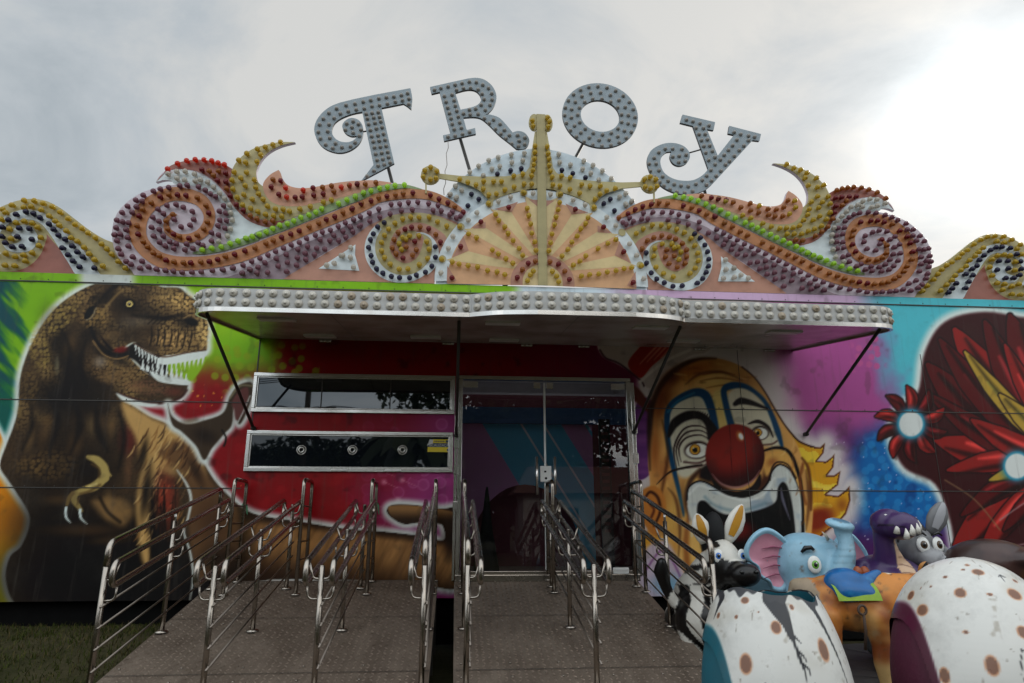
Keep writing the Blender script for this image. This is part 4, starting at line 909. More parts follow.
BC = {'yel':(.43,.31,.03), 'red':(.18,.014,.018), 'amb':(.30,.11,.018), 'mau':(.20,.085,.11), 'nav':(.028,.024,.06), 'whi':(.46,.43,.38), 'lim':(.36,.55,.06), 'rdo':(.5,.05,.02)}
BM = {k: bulb_mat('bulb_'+k, v) for k, v in BC.items()}
BK = list(BC)
bulb_prof = [(.022,0),(.023,.005),(.018,.009),(.019,.015),(.029,.029),(.0335,.043),(.0305,.058),(.020,.069),(.008,.073)]
def mk_bulb_mesh(k): m_ = MB(); m_.lathe(bulb_prof, (0,0,0), (0,-1,.0), 12); return m_.mesh('bulb_'+k, BM[k])
BMESH = {k: mk_bulb_mesh(k) for k in BK}
def set_bulbs(parent, items, y=-.018):
    """items: (kind, X, Z). the 100 that show largest are objects, the rest one mesh"""
    items = sorted(items, key=lambda i: (i[1]-CAM[0])**2+(i[2]-CAM[2])**2+CAM[1]**2); L = wloc(parent); rest = MB()
    for i, i_ in enumerate(items):
        k, X, Z = i_[:3]
        if random.random() < .025: continue            # a few lamps are missing
        X += random.uniform(-.006,.006); Z += random.uniform(-.006,.006)
        yy = i_[3] if len(i_) > 3 else y
        if i < 100:
            o = bpy.data.objects.new('bulb', BMESH[k]); col.objects.link(o); o.parent = parent; o.location = Vector((X, yy, Z))-L
            o.rotation_euler = (random.uniform(-.2,.2), 0, random.uniform(-.2,.2))
        else:
            a = Vector((random.uniform(-.1,.1), -1, random.uniform(-.1,.1))); rest.lathe(bulb_prof, (X, yy, Z), a, 12, BK.index(k))
    if rest.v: rest.build('bulbs', [BM[k] for k in BK], parent)['kind'] = 'stuff'
def bl(f, k, *pts):
    o = []
    for x, y in pts:
        q = at(*f(x, y), -.05); kk = k if isinstance(k, str) else random.choice(k); o.append((kk, q.x, q.z))
    return o
def mirror(items): return [(q[0], 2*AX-q[1])+tuple(q[2:]) for q in items]

# ---------- outer scroll
def outer_scroll(side):
    t = thing('crest_scroll', ['olive wave scroll with navy and yellow bulbs at left end of roof crest', 'olive wave scroll with navy and yellow bulbs at right end of roof crest'][side], 'light crest', (W([(40,270)],0,side)[0][0],0,BASEZ), 'bulb-studded panels of the roof crest')
    c = Crest(); bot = 280
    top = sm([(-33,bot-14),(-34,252),(-30,236),(-22,222),(-10,211),(2,205.5),(12,201.5),(22,199),(33,198.3),(46,200.5),(59,207),(73,217.5),(88,229),(102.5,238),(114,243),(126,252),(140,262),(165,bot)])
    c.lay(top+[(-33,bot)], 'olive', -9, .04, side)
    c.lay([(46,233.5),(79.5,bot),(0,bot),(-33,bot),(-33,266),(-24,272)]+sm([(-10,270),(8,271),(22,268.5),(33,262),(41,252),(46,238)]), 'brown', -8, 0, side)
    c.rib([(91,282),(82,266),(68,246),(56,231),(46,221),(36,215.5),(24,214),(10,217.5),(0,225),(-6,236),(-6,246),(-1,254)], (23,21,18,14,11,10,10,9,8,7,5,3), 'white', -7, side)
    c.lay(sm([(14,228),(20,224.5),(30,226),(37,235),(36.5,243),(31,249.5),(22,252),(12,251.5),(5,248),(1,241),(5,243),(11,243.5),(18,242),(21,238.5),(18,236),(13,236),(11,233),(14,228)],4), 'white', -6, 0, side)
    c.build('panel', [CM[k] for k in CK], t)
    b = bl(Z1,'yel',(15,200),(85,165),(157,142),(232,142),(295,152),(357,182),(410,218),(465,262),(510,296),(552,330),(598,362),(643,396),(688,430),(722,467),(765,508),(810,557),(852,602),(40,222),(98,195),(158,182),(215,180),(278,196),(337,244),(373,275),(403,310),(451,348),(486,388),(524,422),(570,460),(605,500),(648,542),(697,588),
           (60,330),(104,288),(163,277),(222,287),(258,325),(276,388),(264,446),(217,497),(158,508),(96,520),(34,502),(25,575),(97,577),(172,552),(66,396),(5,270),(-60,240),(-120,290),(-160,350),(-180,420),(-170,500),(-140,570),(-60,590),(-40,500),(-90,440))
    b += bl(Z1,'nav',(15,320),(48,270),(107,232),(167,220),(223,227),(272,255),(327,297),(364,335),(392,380),(437,406),(491,448),(529,489),(568,527),(602,560),(637,598),(426,456),(465,505),(499,550),(540,588),(123,321),(195,327),(119,386),(211,402),(150,457),(80,452),(30,425),(10,380))
    set_bulbs(t, mirror(b) if side else b, -.002)
# ---------- big breaking wave with its spiral
def wave(side):
    t = thing('crest_wave', ['big wave scroll panel with mauve spiral, red and lime bulbs, left of the sunburst', 'big wave scroll panel with mauve spiral, amber and lime bulbs, right of the sunburst'][side], 'light crest', (W([(300,275)],0,side)[0][0],0,BASEZ), 'bulb-studded panels of the roof crest')
    c = Crest(); B = 284
    spiral = sm(T_(Z2,(150,690),(120,640),(90,615),(62,582),(42,540),(32,485),(36,430),(52,385),(80,347),(120,313),(170,284),(225,265),(275,254),(322,249)))
    curl = sm(T_(Z2,(322,249),(312,233),(290,226),(262,228),(232,237)))[1:]+sm(T_(Z2,(232,237),(246,212),(268,190),(300,163),(345,145),(395,136),(440,134),(490,142),(540,155),(580,178)))[1:]
    horn = sm(T_(Z3,(78,182),(92,155),(112,132),(145,103),(190,80),(245,65),(300,56),(365,56)))[1:]+sm(T_(Z3,(365,56),(315,68),(270,86),(235,110),(208,142),(191,180),(189,208),(197,238),(218,257)))[1:]
    fin = sm(T_(Z3,(218,257),(222,240),(236,220),(258,200),(290,183)))[1:]+sm(T_(Z3,(290,183),(299,196),(308,222),(326,247),(352,260),(390,266),(440,263),(500,252),(560,241),(620,234),(683,231)))[1:]
    cap_ = sm(T_(Z4,(140,107.5),(180,108.5),(230,114),(330,130),(420,150),(500,175),(570,205),(630,240),(682,282)))[1:]
    c.lay(spiral+curl+horn+fin+cap_+T_(Z4,(640,345),(560,480),(505,600),(495,B*5.257-841)), 'lilac', 0, .05, side)
    c.lay(sm(T_(Z2,(232,237),(252,214),(286,190),(330,178),(400,188),(462,214),(520,262),(556,308),(580,340),(612,368),(683,412)),3)+sm(T_(Z3,(190,432),(252,447),(200,472)),3)+sm(T_(Z2,(640,500),(575,518),(545,470),(556,400),(540,345),(500,305),(440,268),(380,250),(322,249),(300,231),(262,228)),3), 'white', 1, 0, side)
    c.lay(sm(T_(Z3,(0,690),(60,668),(150,640),(240,600),(330,552),(420,512),(500,478),(590,440),(683,400)),3)+sm(T_(Z4,(150,292),(220,268),(300,254),(400,252),(520,270),(615,318)),3)+sm(T_(Z4,(600,322),(480,285),(330,278),(230,310),(150,345)),3)+sm(T_(Z3,(640,480),(500,560),(400,625),(310,690)),3), 'mauve', 1, 0, side)
    c.lay(T_(Z3,(310,690))+sm(T_(Z3,(340,660),(420,612),(520,552),(640,480)),3)+sm(T_(Z4,(150,345),(230,310),(330,278),(480,285),(600,322)),3)+T_(Z4,(640,345),(560,480),(505,600),(495,670)), 'rose', 2, 0, side)
    c.lay(sm(T_(Z2,(232,237),(262,208),(288,170),(345,146),(420,136),(490,142),(540,155),(580,178)),3)+T_(Z2,(572,220),(580,280),(610,340))+sm(T_(Z3,(110,362),(160,392),(230,412),(320,412),(258,444),(195,432),(140,405),(85,350)),3)+sm(T_(Z2,(556,300),(520,256),(462,208),(400,184),(330,178),(286,188),(252,212)),3), 'brown', 3, 0, side)
    c.lay([(p[0],p[1]) for p in T_(Z3,(80,180))]+horn+sm(T_(Z3,(222,275),(250,318),(300,343),(380,345),(450,333),(560,308),(683,268)),3)+sm(T_(Z3,(683,288),(560,332),(460,365),(380,391),(320,412),(240,412),(160,388),(105,345),(75,290),(70,235)),3), 'olive', 4, 0, side)
    c.lay(T_(Z3,(218,257))+fin+cap_[:12]+sm(T_(Z4,(270,131),(210,138),(150,148)),3)+sm(T_(Z3,(683,278),(560,312),(450,337),(380,348),(300,345),(250,322),(224,285)),3), 'fin', 5, 0, side)
    c.rib(T_(Z2,(330,388),(308,385),(284,412),(284,455),(312,480),(350,494),(395,492),(440,472),(470,432),(476,385),(455,340),(420,312),(360,295),(300,294),(240,318),(190,355),(160,402),(150,455),(160,505),(195,552),(245,588),(310,606),(390,609),(480,602),(580,583),(665,556))
          +T_(Z3,(240,524),(330,487),(430,446),(530,406),(620,369),(683,342))+T_(Z4,(200,200),(290,184),(390,178),(480,190),(560,222),(620,255),(660,282)),
          (1,2.5,5,7,7.5,8.5,9.5,11,11.5,12,13,13,13.5,14,15,16,17,17,16,15,15,14,13,13,13,12.5,12,11.5,11.5,11.5,11,10.5,10,10,9,8,5,1), 'orange', 6, side, 5)
    c.rib(T_(Z2,(400,563),(450,556),(520,543),(600,520),(683,492))+T_(Z3,(200,480),(290,450),(380,415),(470,378),(560,342),(640,312),(683,297))+T_(Z4,(180,162),(260,145),(340,140),(430,156)), (1,5,6,7,7.5,7.5,7.5,7.5,7,7,7,6.5,6.5,6,4,.6), 'green', 7, side, 4)
    # small scroll beside the sun
    th = np.linspace(0, 2*math.pi, 49)[:-1]; ell = lambda cx, cy, rx, ry: T_(Z4, *[(cx+rx*math.cos(a), cy+ry*math.sin(a)) for a in th])
    c.lay(ell(322,470,193,176), 'white', 3, 0, side)
    c.lay(sm(T_(Z4,(200,335),(250,298),(330,284),(420,278),(520,298),(600,335),(655,362),(618,430),(570,470),(520,430),(460,390),(380,380),(300,400),(240,400)),3), 'olive', 4, 0, side)
    c.lay(ell(335,460,150,146), 'olive', 5, 0, side)
    c.lay(sm(T_(Z4,(262,440),(280,395),(320,355),(380,332),(440,334),(510,365),(560,410),(548,470),(520,480),(500,430),(460,395),(420,385),(440,410),(428,470),(400,520),(345,545),(290,520),(265,480),(262,440)),3), 'rose', 6, 0, side)
    c.rib(T_(Z4,(400,384),(440,388),(480,412),(505,455),(508,500),(490,560),(455,600)), (.5,1.6,2.2,3,4,4.5,3), 'white', 7, side)
    c.rib(T_(Z4,(400,400),(350,398),(318,420),(312,450),(330,476),(352,474)), (9,8,6,5,3,.5), 'olive', 7, side)
    c.lay(T_(Z3,(472,632),(640,522),(638,570),(658,642)), 'white', 5, 0, side)
    c.lay(sm(T_(Z4,(690,262),(668,300),(640,345),(602,420),(560,520)),3)+T_(Z4,(520,520),(560,440),(600,370),(625,318),(662,285)), 'white', 2, 0, side)
    c.build('panel', [CM[k] for k in CK], t)
    b = bl(Z2,'mau',(120,613),(98,597),(76,565),(62,541),(55,505),(45,477),(52,447),(57,411),(78,377),(102,350),(140,322),(178,296),(220,282),(252,270),(290,264),(340,257),(377,255),(425,261),(457,274),(480,290),(504,306),(541,345),(552,380),(553,415),(549,450),(518,482),(488,507),(450,527),(402,540),(366,545),(316,542),(277,532),(248,512),(225,485),(213,445),(217,402),(241,365),(281,345),(325,343),(358,352),(400,375),(405,406),(391,437),(345,441),(320,408),
           (110,422),(83,419),(70,475),(100,457),(103,492),(110,530),(130,580),(170,597),(123,379),(143,352),(171,325),(267,384),(245,418),(249,455),(266,485),(295,510),(328,520),(372,522),(424,516),(489,472),(514,440),(522,410),(521,373),(508,342),
           (160,630),(202,626),(238,636),(275,642),(313,645),(350,647),(396,647),(440,645),(490,643),(540,638),(582,628),(626,651),(658,638))
    b += bl(Z2,['amb','amb','red'],(312,385),(281,414),(286,452),(312,475),(339,489),(385,492),(423,478),(452,453),(468,420),(471,381),(459,347),(420,309),(368,298),(331,294),(292,298),(253,307),(210,333),(172,362),(157,395),(147,435),(152,474),(176,512),(196,535),(221,559),(249,575),(281,594),(313,602),(357,606),(394,608),(436,604),(475,597),(514,588),(549,577),(594,567),(640,551))
    b += bl(Z3,['amb','amb','red'],(183,536),(231,518),(267,503),(305,489),(345,474),(385,460),(431,442),(470,426),(507,410),(547,395),(585,377),(623,360),(668,335)) + bl(Z4,['red','red','amb'],(63,257),(115,229),(162,216),(204,200),(246,190),(291,182),(333,178),(381,175),(426,178),(474,187),(519,206),(564,225),(605,247),(650,278))
    b += bl(Z2,'lim',(443,547),(487,541),(530,531),(569,520),(606,507),(642,496)) + bl(Z3,'lim',(140,495),(173,487),(203,474),(232,464),(263,451),(294,437),(327,426),(360,413),(392,399),(428,387),(458,374),(488,362),(517,354),(566,335),(602,319),(640,305),(675,290)) + bl(Z4,'lim',(81,192),(122,175),(163,162),(208,150),(250,140),(290,134),(338,132))
    b += bl(Z3,'mau',(38,638),(81,628),(127,616),(165,600),(205,584),(240,570),(278,554),(315,540),(350,524),(384,511),(419,496),(457,481),(490,466),(523,455),(559,439),(596,425),(629,409),(664,396),(157,637),(194,625),(231,605),(281,585),(326,567),(375,547),(419,530),(461,537),(481,500),(521,508),(544,478),(580,461),(617,442),(594,487),(561,507),(500,543),(449,571),(415,560),(375,582),(414,592),(374,615),(330,603),(330,643),(287,619),(236,650),(189,653),(125,651),(662,435),(630,466))
    b += bl(Z4,'mau',(69,316),(110,298),(157,280),(203,263),(270,237),(315,231),(361,225),(411,225),(466,231),(515,240),(594,274),(631,297),(57,355),(107,345),(157,322),(209,302),(264,285),(322,270),(383,264),(490,269),(530,270),(573,290),(612,308))
    b += bl(Z2,'rdo' if not side else 'amb',(284,179),(330,154),(374,141),(415,137),(455,137),(487,142),(517,150),(545,159)) + bl(Z2,['red','amb'],(443,183),(476,188),(519,189),(550,197),(494,209),(516,231),(551,238),(557,268),(570,301),(597,343),(627,369)) + bl(Z3,'amb',(158,393),(190,407),(227,417),(263,417))
    b += bl(Z2,'whi',(286,203),(330,190),(367,191),(409,203),(331,222),(363,228),(412,233),(438,226),(468,238),(497,261),(522,288),(544,311),(567,346),(575,379),(578,413),(572,452),(559,487),(520,510))
    b += bl(Z3,'yel',(301,55),(265,69),(230,79),(195,88),(148,107),(207,113),(111,140),(144,151),(190,146),(89,192),(144,196),(79,230),(118,222),(178,230),(138,254),(84,270),(188,262),(135,293),(198,293),(102,307),(169,316),(219,319),(127,343),(163,356),(243,347),(198,373),(234,385),(274,360),(270,391),(308,363),(307,393),(342,370),(388,361),(433,350),(493,330),(530,320))
    b += bl(Z3,['rdo','red','amb'] if not side else ['amb','amb','yel'],(264,226),(299,230),(258,261),(320,263),(291,294),(326,306),(362,276),(400,276),(364,310),(401,306),(446,267),(448,300),(491,261),(492,293),(532,253),(540,282),(574,261),(614,255),(649,248)) + bl(Z4,['amb','red'],(51,134),(93,129),(133,125),(190,122))
    b += bl(Z4,'nav',(234,332),(203,355),(177,387),(162,424),(155,464),(160,506),(175,541),(197,574),(229,600),(269,612),(313,617),(361,620),(407,610),(451,590),(481,557),(503,510),(501,457))
    b += bl(Z4,'yel',(418,298),(373,304),(330,315),(293,333),(259,361),(234,397),(221,433),(219,479),(234,518),(265,550),(309,571),(359,571),(414,556),(457,521),(469,469),(456,430),(417,399),(365,396),(325,410),(311,441),(326,474),(349,418),(469,304),(515,322),(559,348))
    b += bl(Z4,['red','amb','amb'] if not side else 'amb',(342,363),(304,386),(282,421),(279,461),(295,497),(332,515),(381,503),(402,470),(394,429),(347,455),(378,355),(418,355),(466,363),(504,391),(530,433))
    b += bl(Z4,'whi',(60,463),(12,503),(59,516),(18,555),(71,563)) + bl(Z3,'whi',(507,618),(547,604),(579,574))
    set_bulbs(t, mirror(b) if side else b)
# ---------- sunburst with the long star
def sunburst():
    t = thing('crest_sunburst', 'semicircular sunburst panel with cream rays and a long olive star, centre of crest', 'light crest', (AX,0,BASEZ), 'bulb-studded panels of the roof crest')
    c = Crest(); y0 = .012
    def both(pts, colr, d, th=0):
        c.lay(pts, colr, d, th, 0); c.lay(pts, colr, d, th, 1)
    def arc(rx, ry, cx, cy, a0, a1, n=24): return [(cx+rx*math.cos(R(a0+(a1-a0)*k/n)), cy-ry*math.sin(R(a0+(a1-a0)*k/n))) for k in range(n+1)]
    ax = 541.5
    both(arc(119,117,ax,265,90,152)+[(436,284),(ax,284)], 'blue', -6, .03)
    ring = arc(107,91,ax,281.5,90,180)+arc(94,80,ax,281.5,180,90); both(ring, 'white', 11)
    both(arc(94,80,ax,281.5,90,180)+[(447,286),(ax,286)], 'tan', 12)
    for q in (((100,500),(240,446),(556,532),(560,560)),((208,308),(345,300),(640,500),(600,520)),((372,185),(505,205),(690,500),(640,470)),((590,105),(640,128),(690,190),(690,520),(660,450))):
        both(T_(Z6,*q), 'cream', 13)
    for q in (((108,536),(165,628),(120,640),(104,640)),((206,352),(240,440),(180,468),(140,486)),((262,296),(345,262),(345,305),(270,306)),((400,185),(470,165),(545,140),(505,205)),((610,125),(690,130),(690,188))):
        both(T_(Z6,*q), 'rose', 14)
    for q in (((108,506),(470,596),(560,560)),((200,312),(515,535),(560,500)),((368,170),(585,480),(620,450)),((585,100),(655,450),(680,430))):
        both(T_(Z6,*q), 'tan', 14)
    both(arc(31,27,ax,282,90,180)+[(510.5,286),(ax,286)], 'rose', 15); both(arc(19,17,ax,282,90,180)+[(522.5,286),(ax,286)], 'cream', 16)
    for x, y in ((77,495),(190,295),(367,153),(580,85)):
        q = Z6(x,y); both(arc(3.8,3.8,q[0],q[1],0,360,14)[:-1], 'olive', 17)
    star = T_(Z5,(922,47),(893,47),(888,170),(870,172),(850,300),(830,440),(802,478),(730,500),(650,511),(480,514),(300,507),(150,491),(150,527),(300,553),(400,590),(455,622),(500,668),(525,700),(548,712),(560,690),(620,662),(690,638),(760,622),(830,606),(922,600))
    both(star, 'olive', 18, .02)
    both(arc(9.6,9.3,430.6,176,0,360,20)[:-1], 'olive', 19, .03); both(T_(Z5,(40,566),(52,566),(52,640),(40,640)), 'olive', 18, .02)
    both(arc(5.5,8.5,534,123.5,0,360,16)[:-1], 'olive', 17, .02)
    strip = MB(); xs = (AX-.058, AX+.058); strip.bbox((xs[0],-.046,BASEZ+.002), (xs[1],-.036,at(541,116).z), .003)
    c.build('panel', [CM[k] for k in CK], t); strip.build('centre_strip', crest_mat('crest_strip', (156,144,98)), t)
    h = bl(Z5,'yel',(80,442),(127,470),(123,524),(77,535),(29,518),(36,463),(299,534),(360,556),(424,577),(480,548),(480,609),(523,653),(553,553),(583,636),(619,552),(638,612),(713,590),(707,505),(776,497),(787,573),(847,570),(787,634),(873,280),(871,331),(868,378),(863,422),(858,464),(850,509),(871,60),(855,92),(862,130))
    hd = bl(Z5,'whi',(790,322),(697,334),(596,352),(523,379),(450,417),(382,469),(478,489),(543,444),(605,420),(699,393),(783,380),(274,575),(321,607),(225,633),(272,660)) + bl(Z5,'nav',(586,482),(686,455),(767,438),(391,631),(450,668)) + bl(Z6,'nav',(236,152)) + bl(Z6,'whi',(122,86),(160,110))
    h += [q+(.008,) for q in hd]
    h += bl(Z6,'whi',(65,582),(110,432),(148,360),(235,252),(293,211),(428,138),(503,112),(641,88)) + bl(Z6,['red','amb'],(134,610),(191,418),(313,265),(491,172),(537,611),(568,561),(609,522),(654,509))
    h += bl(Z6,'yel',(77,495),(138,513),(186,523),(238,535),(294,547),(354,564),(411,576),(468,590),(190,295),(240,338),(286,366),(350,406),(388,436),(427,461),(469,493),(514,521),(367,153),(406,217),(430,257),(459,296),(487,338),(515,379),(546,425),(578,469),(580,85),(587,133),(600,182),(611,229),(623,280),(634,333),(646,387),(657,440),(603,629),(620,592),(640,567))
    set_bulbs(t, h+mirror(h), -.036)
for s_ in (0, 1): outer_scroll(s_); wave(s_)
sunburst()
# ---------- the four letters
LY = .10
letter_m = mat('letter_blue_grey', rgb(136,148,155), .5, .0, dirt=.35, scale=5, dirtcol=rgb(96,104,108))
letter_edge = mat('letter_edge', rgb(70,66,66), .5)
let_prof = [(.026,0),(.027,.005),(.022,.012),(.022,.020),(.018,.032),(.008,.038)]
lb_ = MB(); lb_.lathe(let_prof, (0,0,0), (0,-1,0), 12); LB = lb_.mesh('letter_bulb', mat('letter_bulb', (.27,.25,.225), .5))
def F7(x, y): return (305+x*.17568, 70+y*.17568)
def F8(x, y): return (420+x*.16109, 70+y*.16109)
def F9(x, y): return (540+x*.17570, 70+y*.17570)
def FA(x, y): return (640+x*.16109, 100+y*.16109)
def letter(ch, label, f, outline, hole, bulbs, pole, extra=None):
    def w2(pts): return W([f(x, y) for x, y in pts], LY, 0, False)
    P = w2(outline); zb = min(z for x, z in P); xm = sum(x for x, z in P)/len(P)
    t = thing('letter', label, 'marquee letter', (xm, LY, zb), 'marquee letters above the crest')
    m = MB(); H_ = [w2(hole)] if hole else []
    m.plate(P, LY, .012, 0, H_); m.plate([(x,z) for x,z in P], LY+.0125, .03, 1, H_); m.build('letter_box', [letter_m, letter_edge], t)
    L = wloc(t)
    for x, y in bulbs:
        q = at(*f(x, y), LY-.03); o = bpy.data.objects.new('bulb', LB); col.objects.link(o); o.parent = t; o.location = Vector((q.x, LY-.001, q.z))-L
    (a, b_) = [at(*q, LY+.10) for q in pole]; d = (b_-a); e_ = a+d*((4.12-a.z)/d.z)
    m = MB(); m.tube([a-d*.25, e_], .022, 8); m.build('support_pole', dark_metal, t)
    if extra:
        m = MB(); m.tube([at(*f(*q), LY+.04) for q in extra], .010, 6); m.build('brace_rod', dark_metal, t)
sc = lambda pts: [(p.x, p.y) for p in cat_rom([(x,y,0) for x,y in pts], 4)]
letter('T', 'blue-grey bulb-studded marquee letter T with a curled tail at its left', F7,
    [(600,103),(608,140),(611,165),(605,222),(580,202),(560,190),(435,215),(508,530),(320,630),(390,540),(325,237)]+sc([(290,243),(250,254),(200,276),(165,305),(152,345),(164,380),(195,404),(238,411),(275,400),(298,376)])+sc([(290,374),(262,375),(230,358),(212,325),(222,295),(258,273),(300,281),(325,310),(331,348),(322,390),(300,425),(258,455),(205,470),(150,462),(100,436),(66,392),(52,340),(64,290),(98,243),(145,207),(200,185)])+[(280,165),(400,140)], None,
    [(583,127),(591,158),(590,190),(548,138),(554,168),(505,146),(513,176),(462,150),(468,187),(419,157),(423,195),(373,166),(380,201),(330,175),(336,214),(283,187),(290,220),(232,195),(245,230),(178,214),(200,243),(134,240),(164,269),(102,272),(135,305),(81,305),(127,344),(74,348),(139,382),(86,385),(172,413),(116,420),(209,435),(156,440),(258,430),(284,408),(308,370),(317,335),(303,303),(273,287),(236,300),(228,336),(266,321),(273,353),(347,245),(381,240),(416,235),(354,271),(390,266),(424,262),(361,303),(397,296),(430,287),(371,337),(405,328),(438,321),(378,372),(414,367),(446,358),(387,402),(421,397),(455,392),(394,436),(428,432),(461,427),(401,473),(436,467),(470,461),(409,508),(442,502),(475,491),(415,540),(450,533),(484,522),(391,569),(352,600)],
    ((388,167),(392,182)), ((328,352),(362,346)))
letter('R', 'blue-grey bulb-studded marquee letter R with a ball-ended leg', F8,
    [(62,105),(200,74)]+sc([(300,52),(350,48),(400,60),(445,95),(470,140),(474,182),(458,226),(428,262),(402,280)])+sc([(430,275),(490,295),(540,345),(575,388)])+sc([(580,386),(610,378),(650,390),(678,430),(670,468),(640,490),(600,488)])+sc([(598,487),(560,455),(490,400),(430,340),(380,300),(330,290),(268,294)])+[(290,372),(342,360),(347,395),(150,440),(143,405),(190,395),(122,135),(72,147)],
    [(218,140)]+sc([(265,126),(305,120),(342,126),(370,150),(379,182),(365,210),(330,228),(290,238)])+[(252,246)],
    [(90,118),(129,107),(174,97),(218,86),(261,76),(307,67),(350,70),(390,86),(426,107),(446,140),(448,178),(435,212),(406,243),(361,268),(312,271),(270,265),(307,241),(346,235),(380,211),(398,176),(386,143),(361,116),(314,106),(270,108),(227,118),(151,157),(199,148),(162,192),(212,183),(172,228),(219,216),(183,262),(228,248),(193,295),(238,284),(200,330),(246,320),(212,363),(257,354),(174,410),(218,404),(264,393),(308,380),(400,295),(457,303),(430,325),(498,330),(469,361),(525,367),(502,391),(556,400),(533,420),(570,452),(606,400),(651,415),(616,435),(651,457),(612,468)],
    ((460,138),(469,168)))
def el(cx, cy, rx, ry, rot, n): return [(cx+rx*math.cos(a)*math.cos(rot)-ry*math.sin(a)*math.sin(rot), cy+rx*math.cos(a)*math.sin(rot)+ry*math.sin(a)*math.cos(rot)) for a in [2*math.pi*k/n for k in range(n)]]
letter('O', 'blue-grey bulb-studded marquee letter O, a plain tilted ring', F9, el(343,258,217,181,R(14),56), el(343,261,112,89,R(14),40),
    el(343,258,203,168,R(14),24)+el(343,259,166,134,R(14),18)+el(343,260,128,101,R(14),15), ((583,144),(577,155)))
letter('Y', 'blue-grey bulb-studded marquee letter Y with a curl sweeping left', FA,
    [(265,90),(467,137),(457,187),(415,180),(483,345),(585,215),(548,207),(555,160),(752,211),(742,253),(700,248),(455,515)]+sc([(440,530),(400,560),(330,583),(240,580),(160,550),(100,500),(60,440),(45,380),(60,325),(100,290),(160,268),(220,268),(270,285),(303,318),(309,358),(287,393),(245,408),(206,392),(187,355),(194,320)])+sc([(190,319),(160,326),(132,358),(128,400),(150,450),(200,485),(260,500),(330,497),(390,465),(425,425)])+[(330,160),(250,140)], None,
    [(292,118),(332,128),(376,140),(432,153),(350,169),(398,170),(370,208),(409,207),(385,245),(423,240),(400,281),(437,278),(412,322),(453,312),(430,368),(469,350),(503,365),(470,395),(444,430),(418,465),(506,435),(535,396),(527,336),(560,375),(553,306),(590,342),(579,277),(621,307),(605,243),(649,279),(588,195),(629,208),(678,217),(716,224),(678,246),(477,466),(448,496),(390,492),(417,522),(351,517),(303,531),(258,527),(216,518),(330,562),(281,571),(232,566),(190,550),(178,497),(152,528),(144,470),(126,505),(121,432),(92,470),(103,391),(67,435),(60,391),(91,354),(120,320),(160,298),(206,298),(264,300),(290,335),(247,342),(207,347),(284,375),(244,382)],
    ((704,188),(706,197)), ((306,328),(384,306)))
# hanging lead below the R
m = MB(); a = at(448,142,LY-.02); b_ = at(444,195,LY-.02); m.tube([a.lerp(b_, k/9)+Vector((.012*math.sin(k*2.1),0,0)) for k in range(10)], .005, 5)
o = m.build_at('loose_cable', mat('cable_grey', (.25,.22,.2), .6), tuple(b_)); tag(o, 'thin loose lead hanging from the letter R', 'cable')
# ------------------------------------------------------------------ entrance ramps and railings
SLOPE, PZ = .215, .715
def rz(y): return PZ+SLOPE*y
plate_m, nt, b = new_mat('tread_plate')
tc = nt.node('ShaderNodeTexCoord'); mp = nt.node('ShaderNodeMapping'); mp.inputs['Scale'].default_value = (1.6,.7,1); nt.link(tc.outputs['Object'], mp.inputs['Vector'])
n1 = nt.node('ShaderNodeTexNoise', i_Scale=2.4, i_Detail=9.0, i_Roughness=.72); nt.link(mp.outputs[0], n1.inputs['Vector'])
cr = nt.node('ShaderNodeValToRGB'); nt.link(n1.outputs['Fac'], cr.inputs['Fac']); e = cr.color_ramp.elements
e[0].position = .30; e[0].color = (.082,.060,.045,1); e[1].position = .72; e[1].color = (.21,.166,.13,1)
nt.link(cr.outputs['Color'], b.inputs['Base Color']); b.inputs['Metallic'].default_value = .2; b.inputs['Specular IOR Level'].default_value = .22
mr = nt.node('ShaderNodeMapRange', i_3=.38, i_4=.62); nt.link(n1.outputs['Fac'], mr.inputs['Value']); nt.link(mr.outputs['Result'], b.inputs['Roughness'])
tread_m = mat('worn_tread', (.235,.18,.14), .42, .5, dirt=.6, scale=3, dirtcol=(.09,.066,.052))
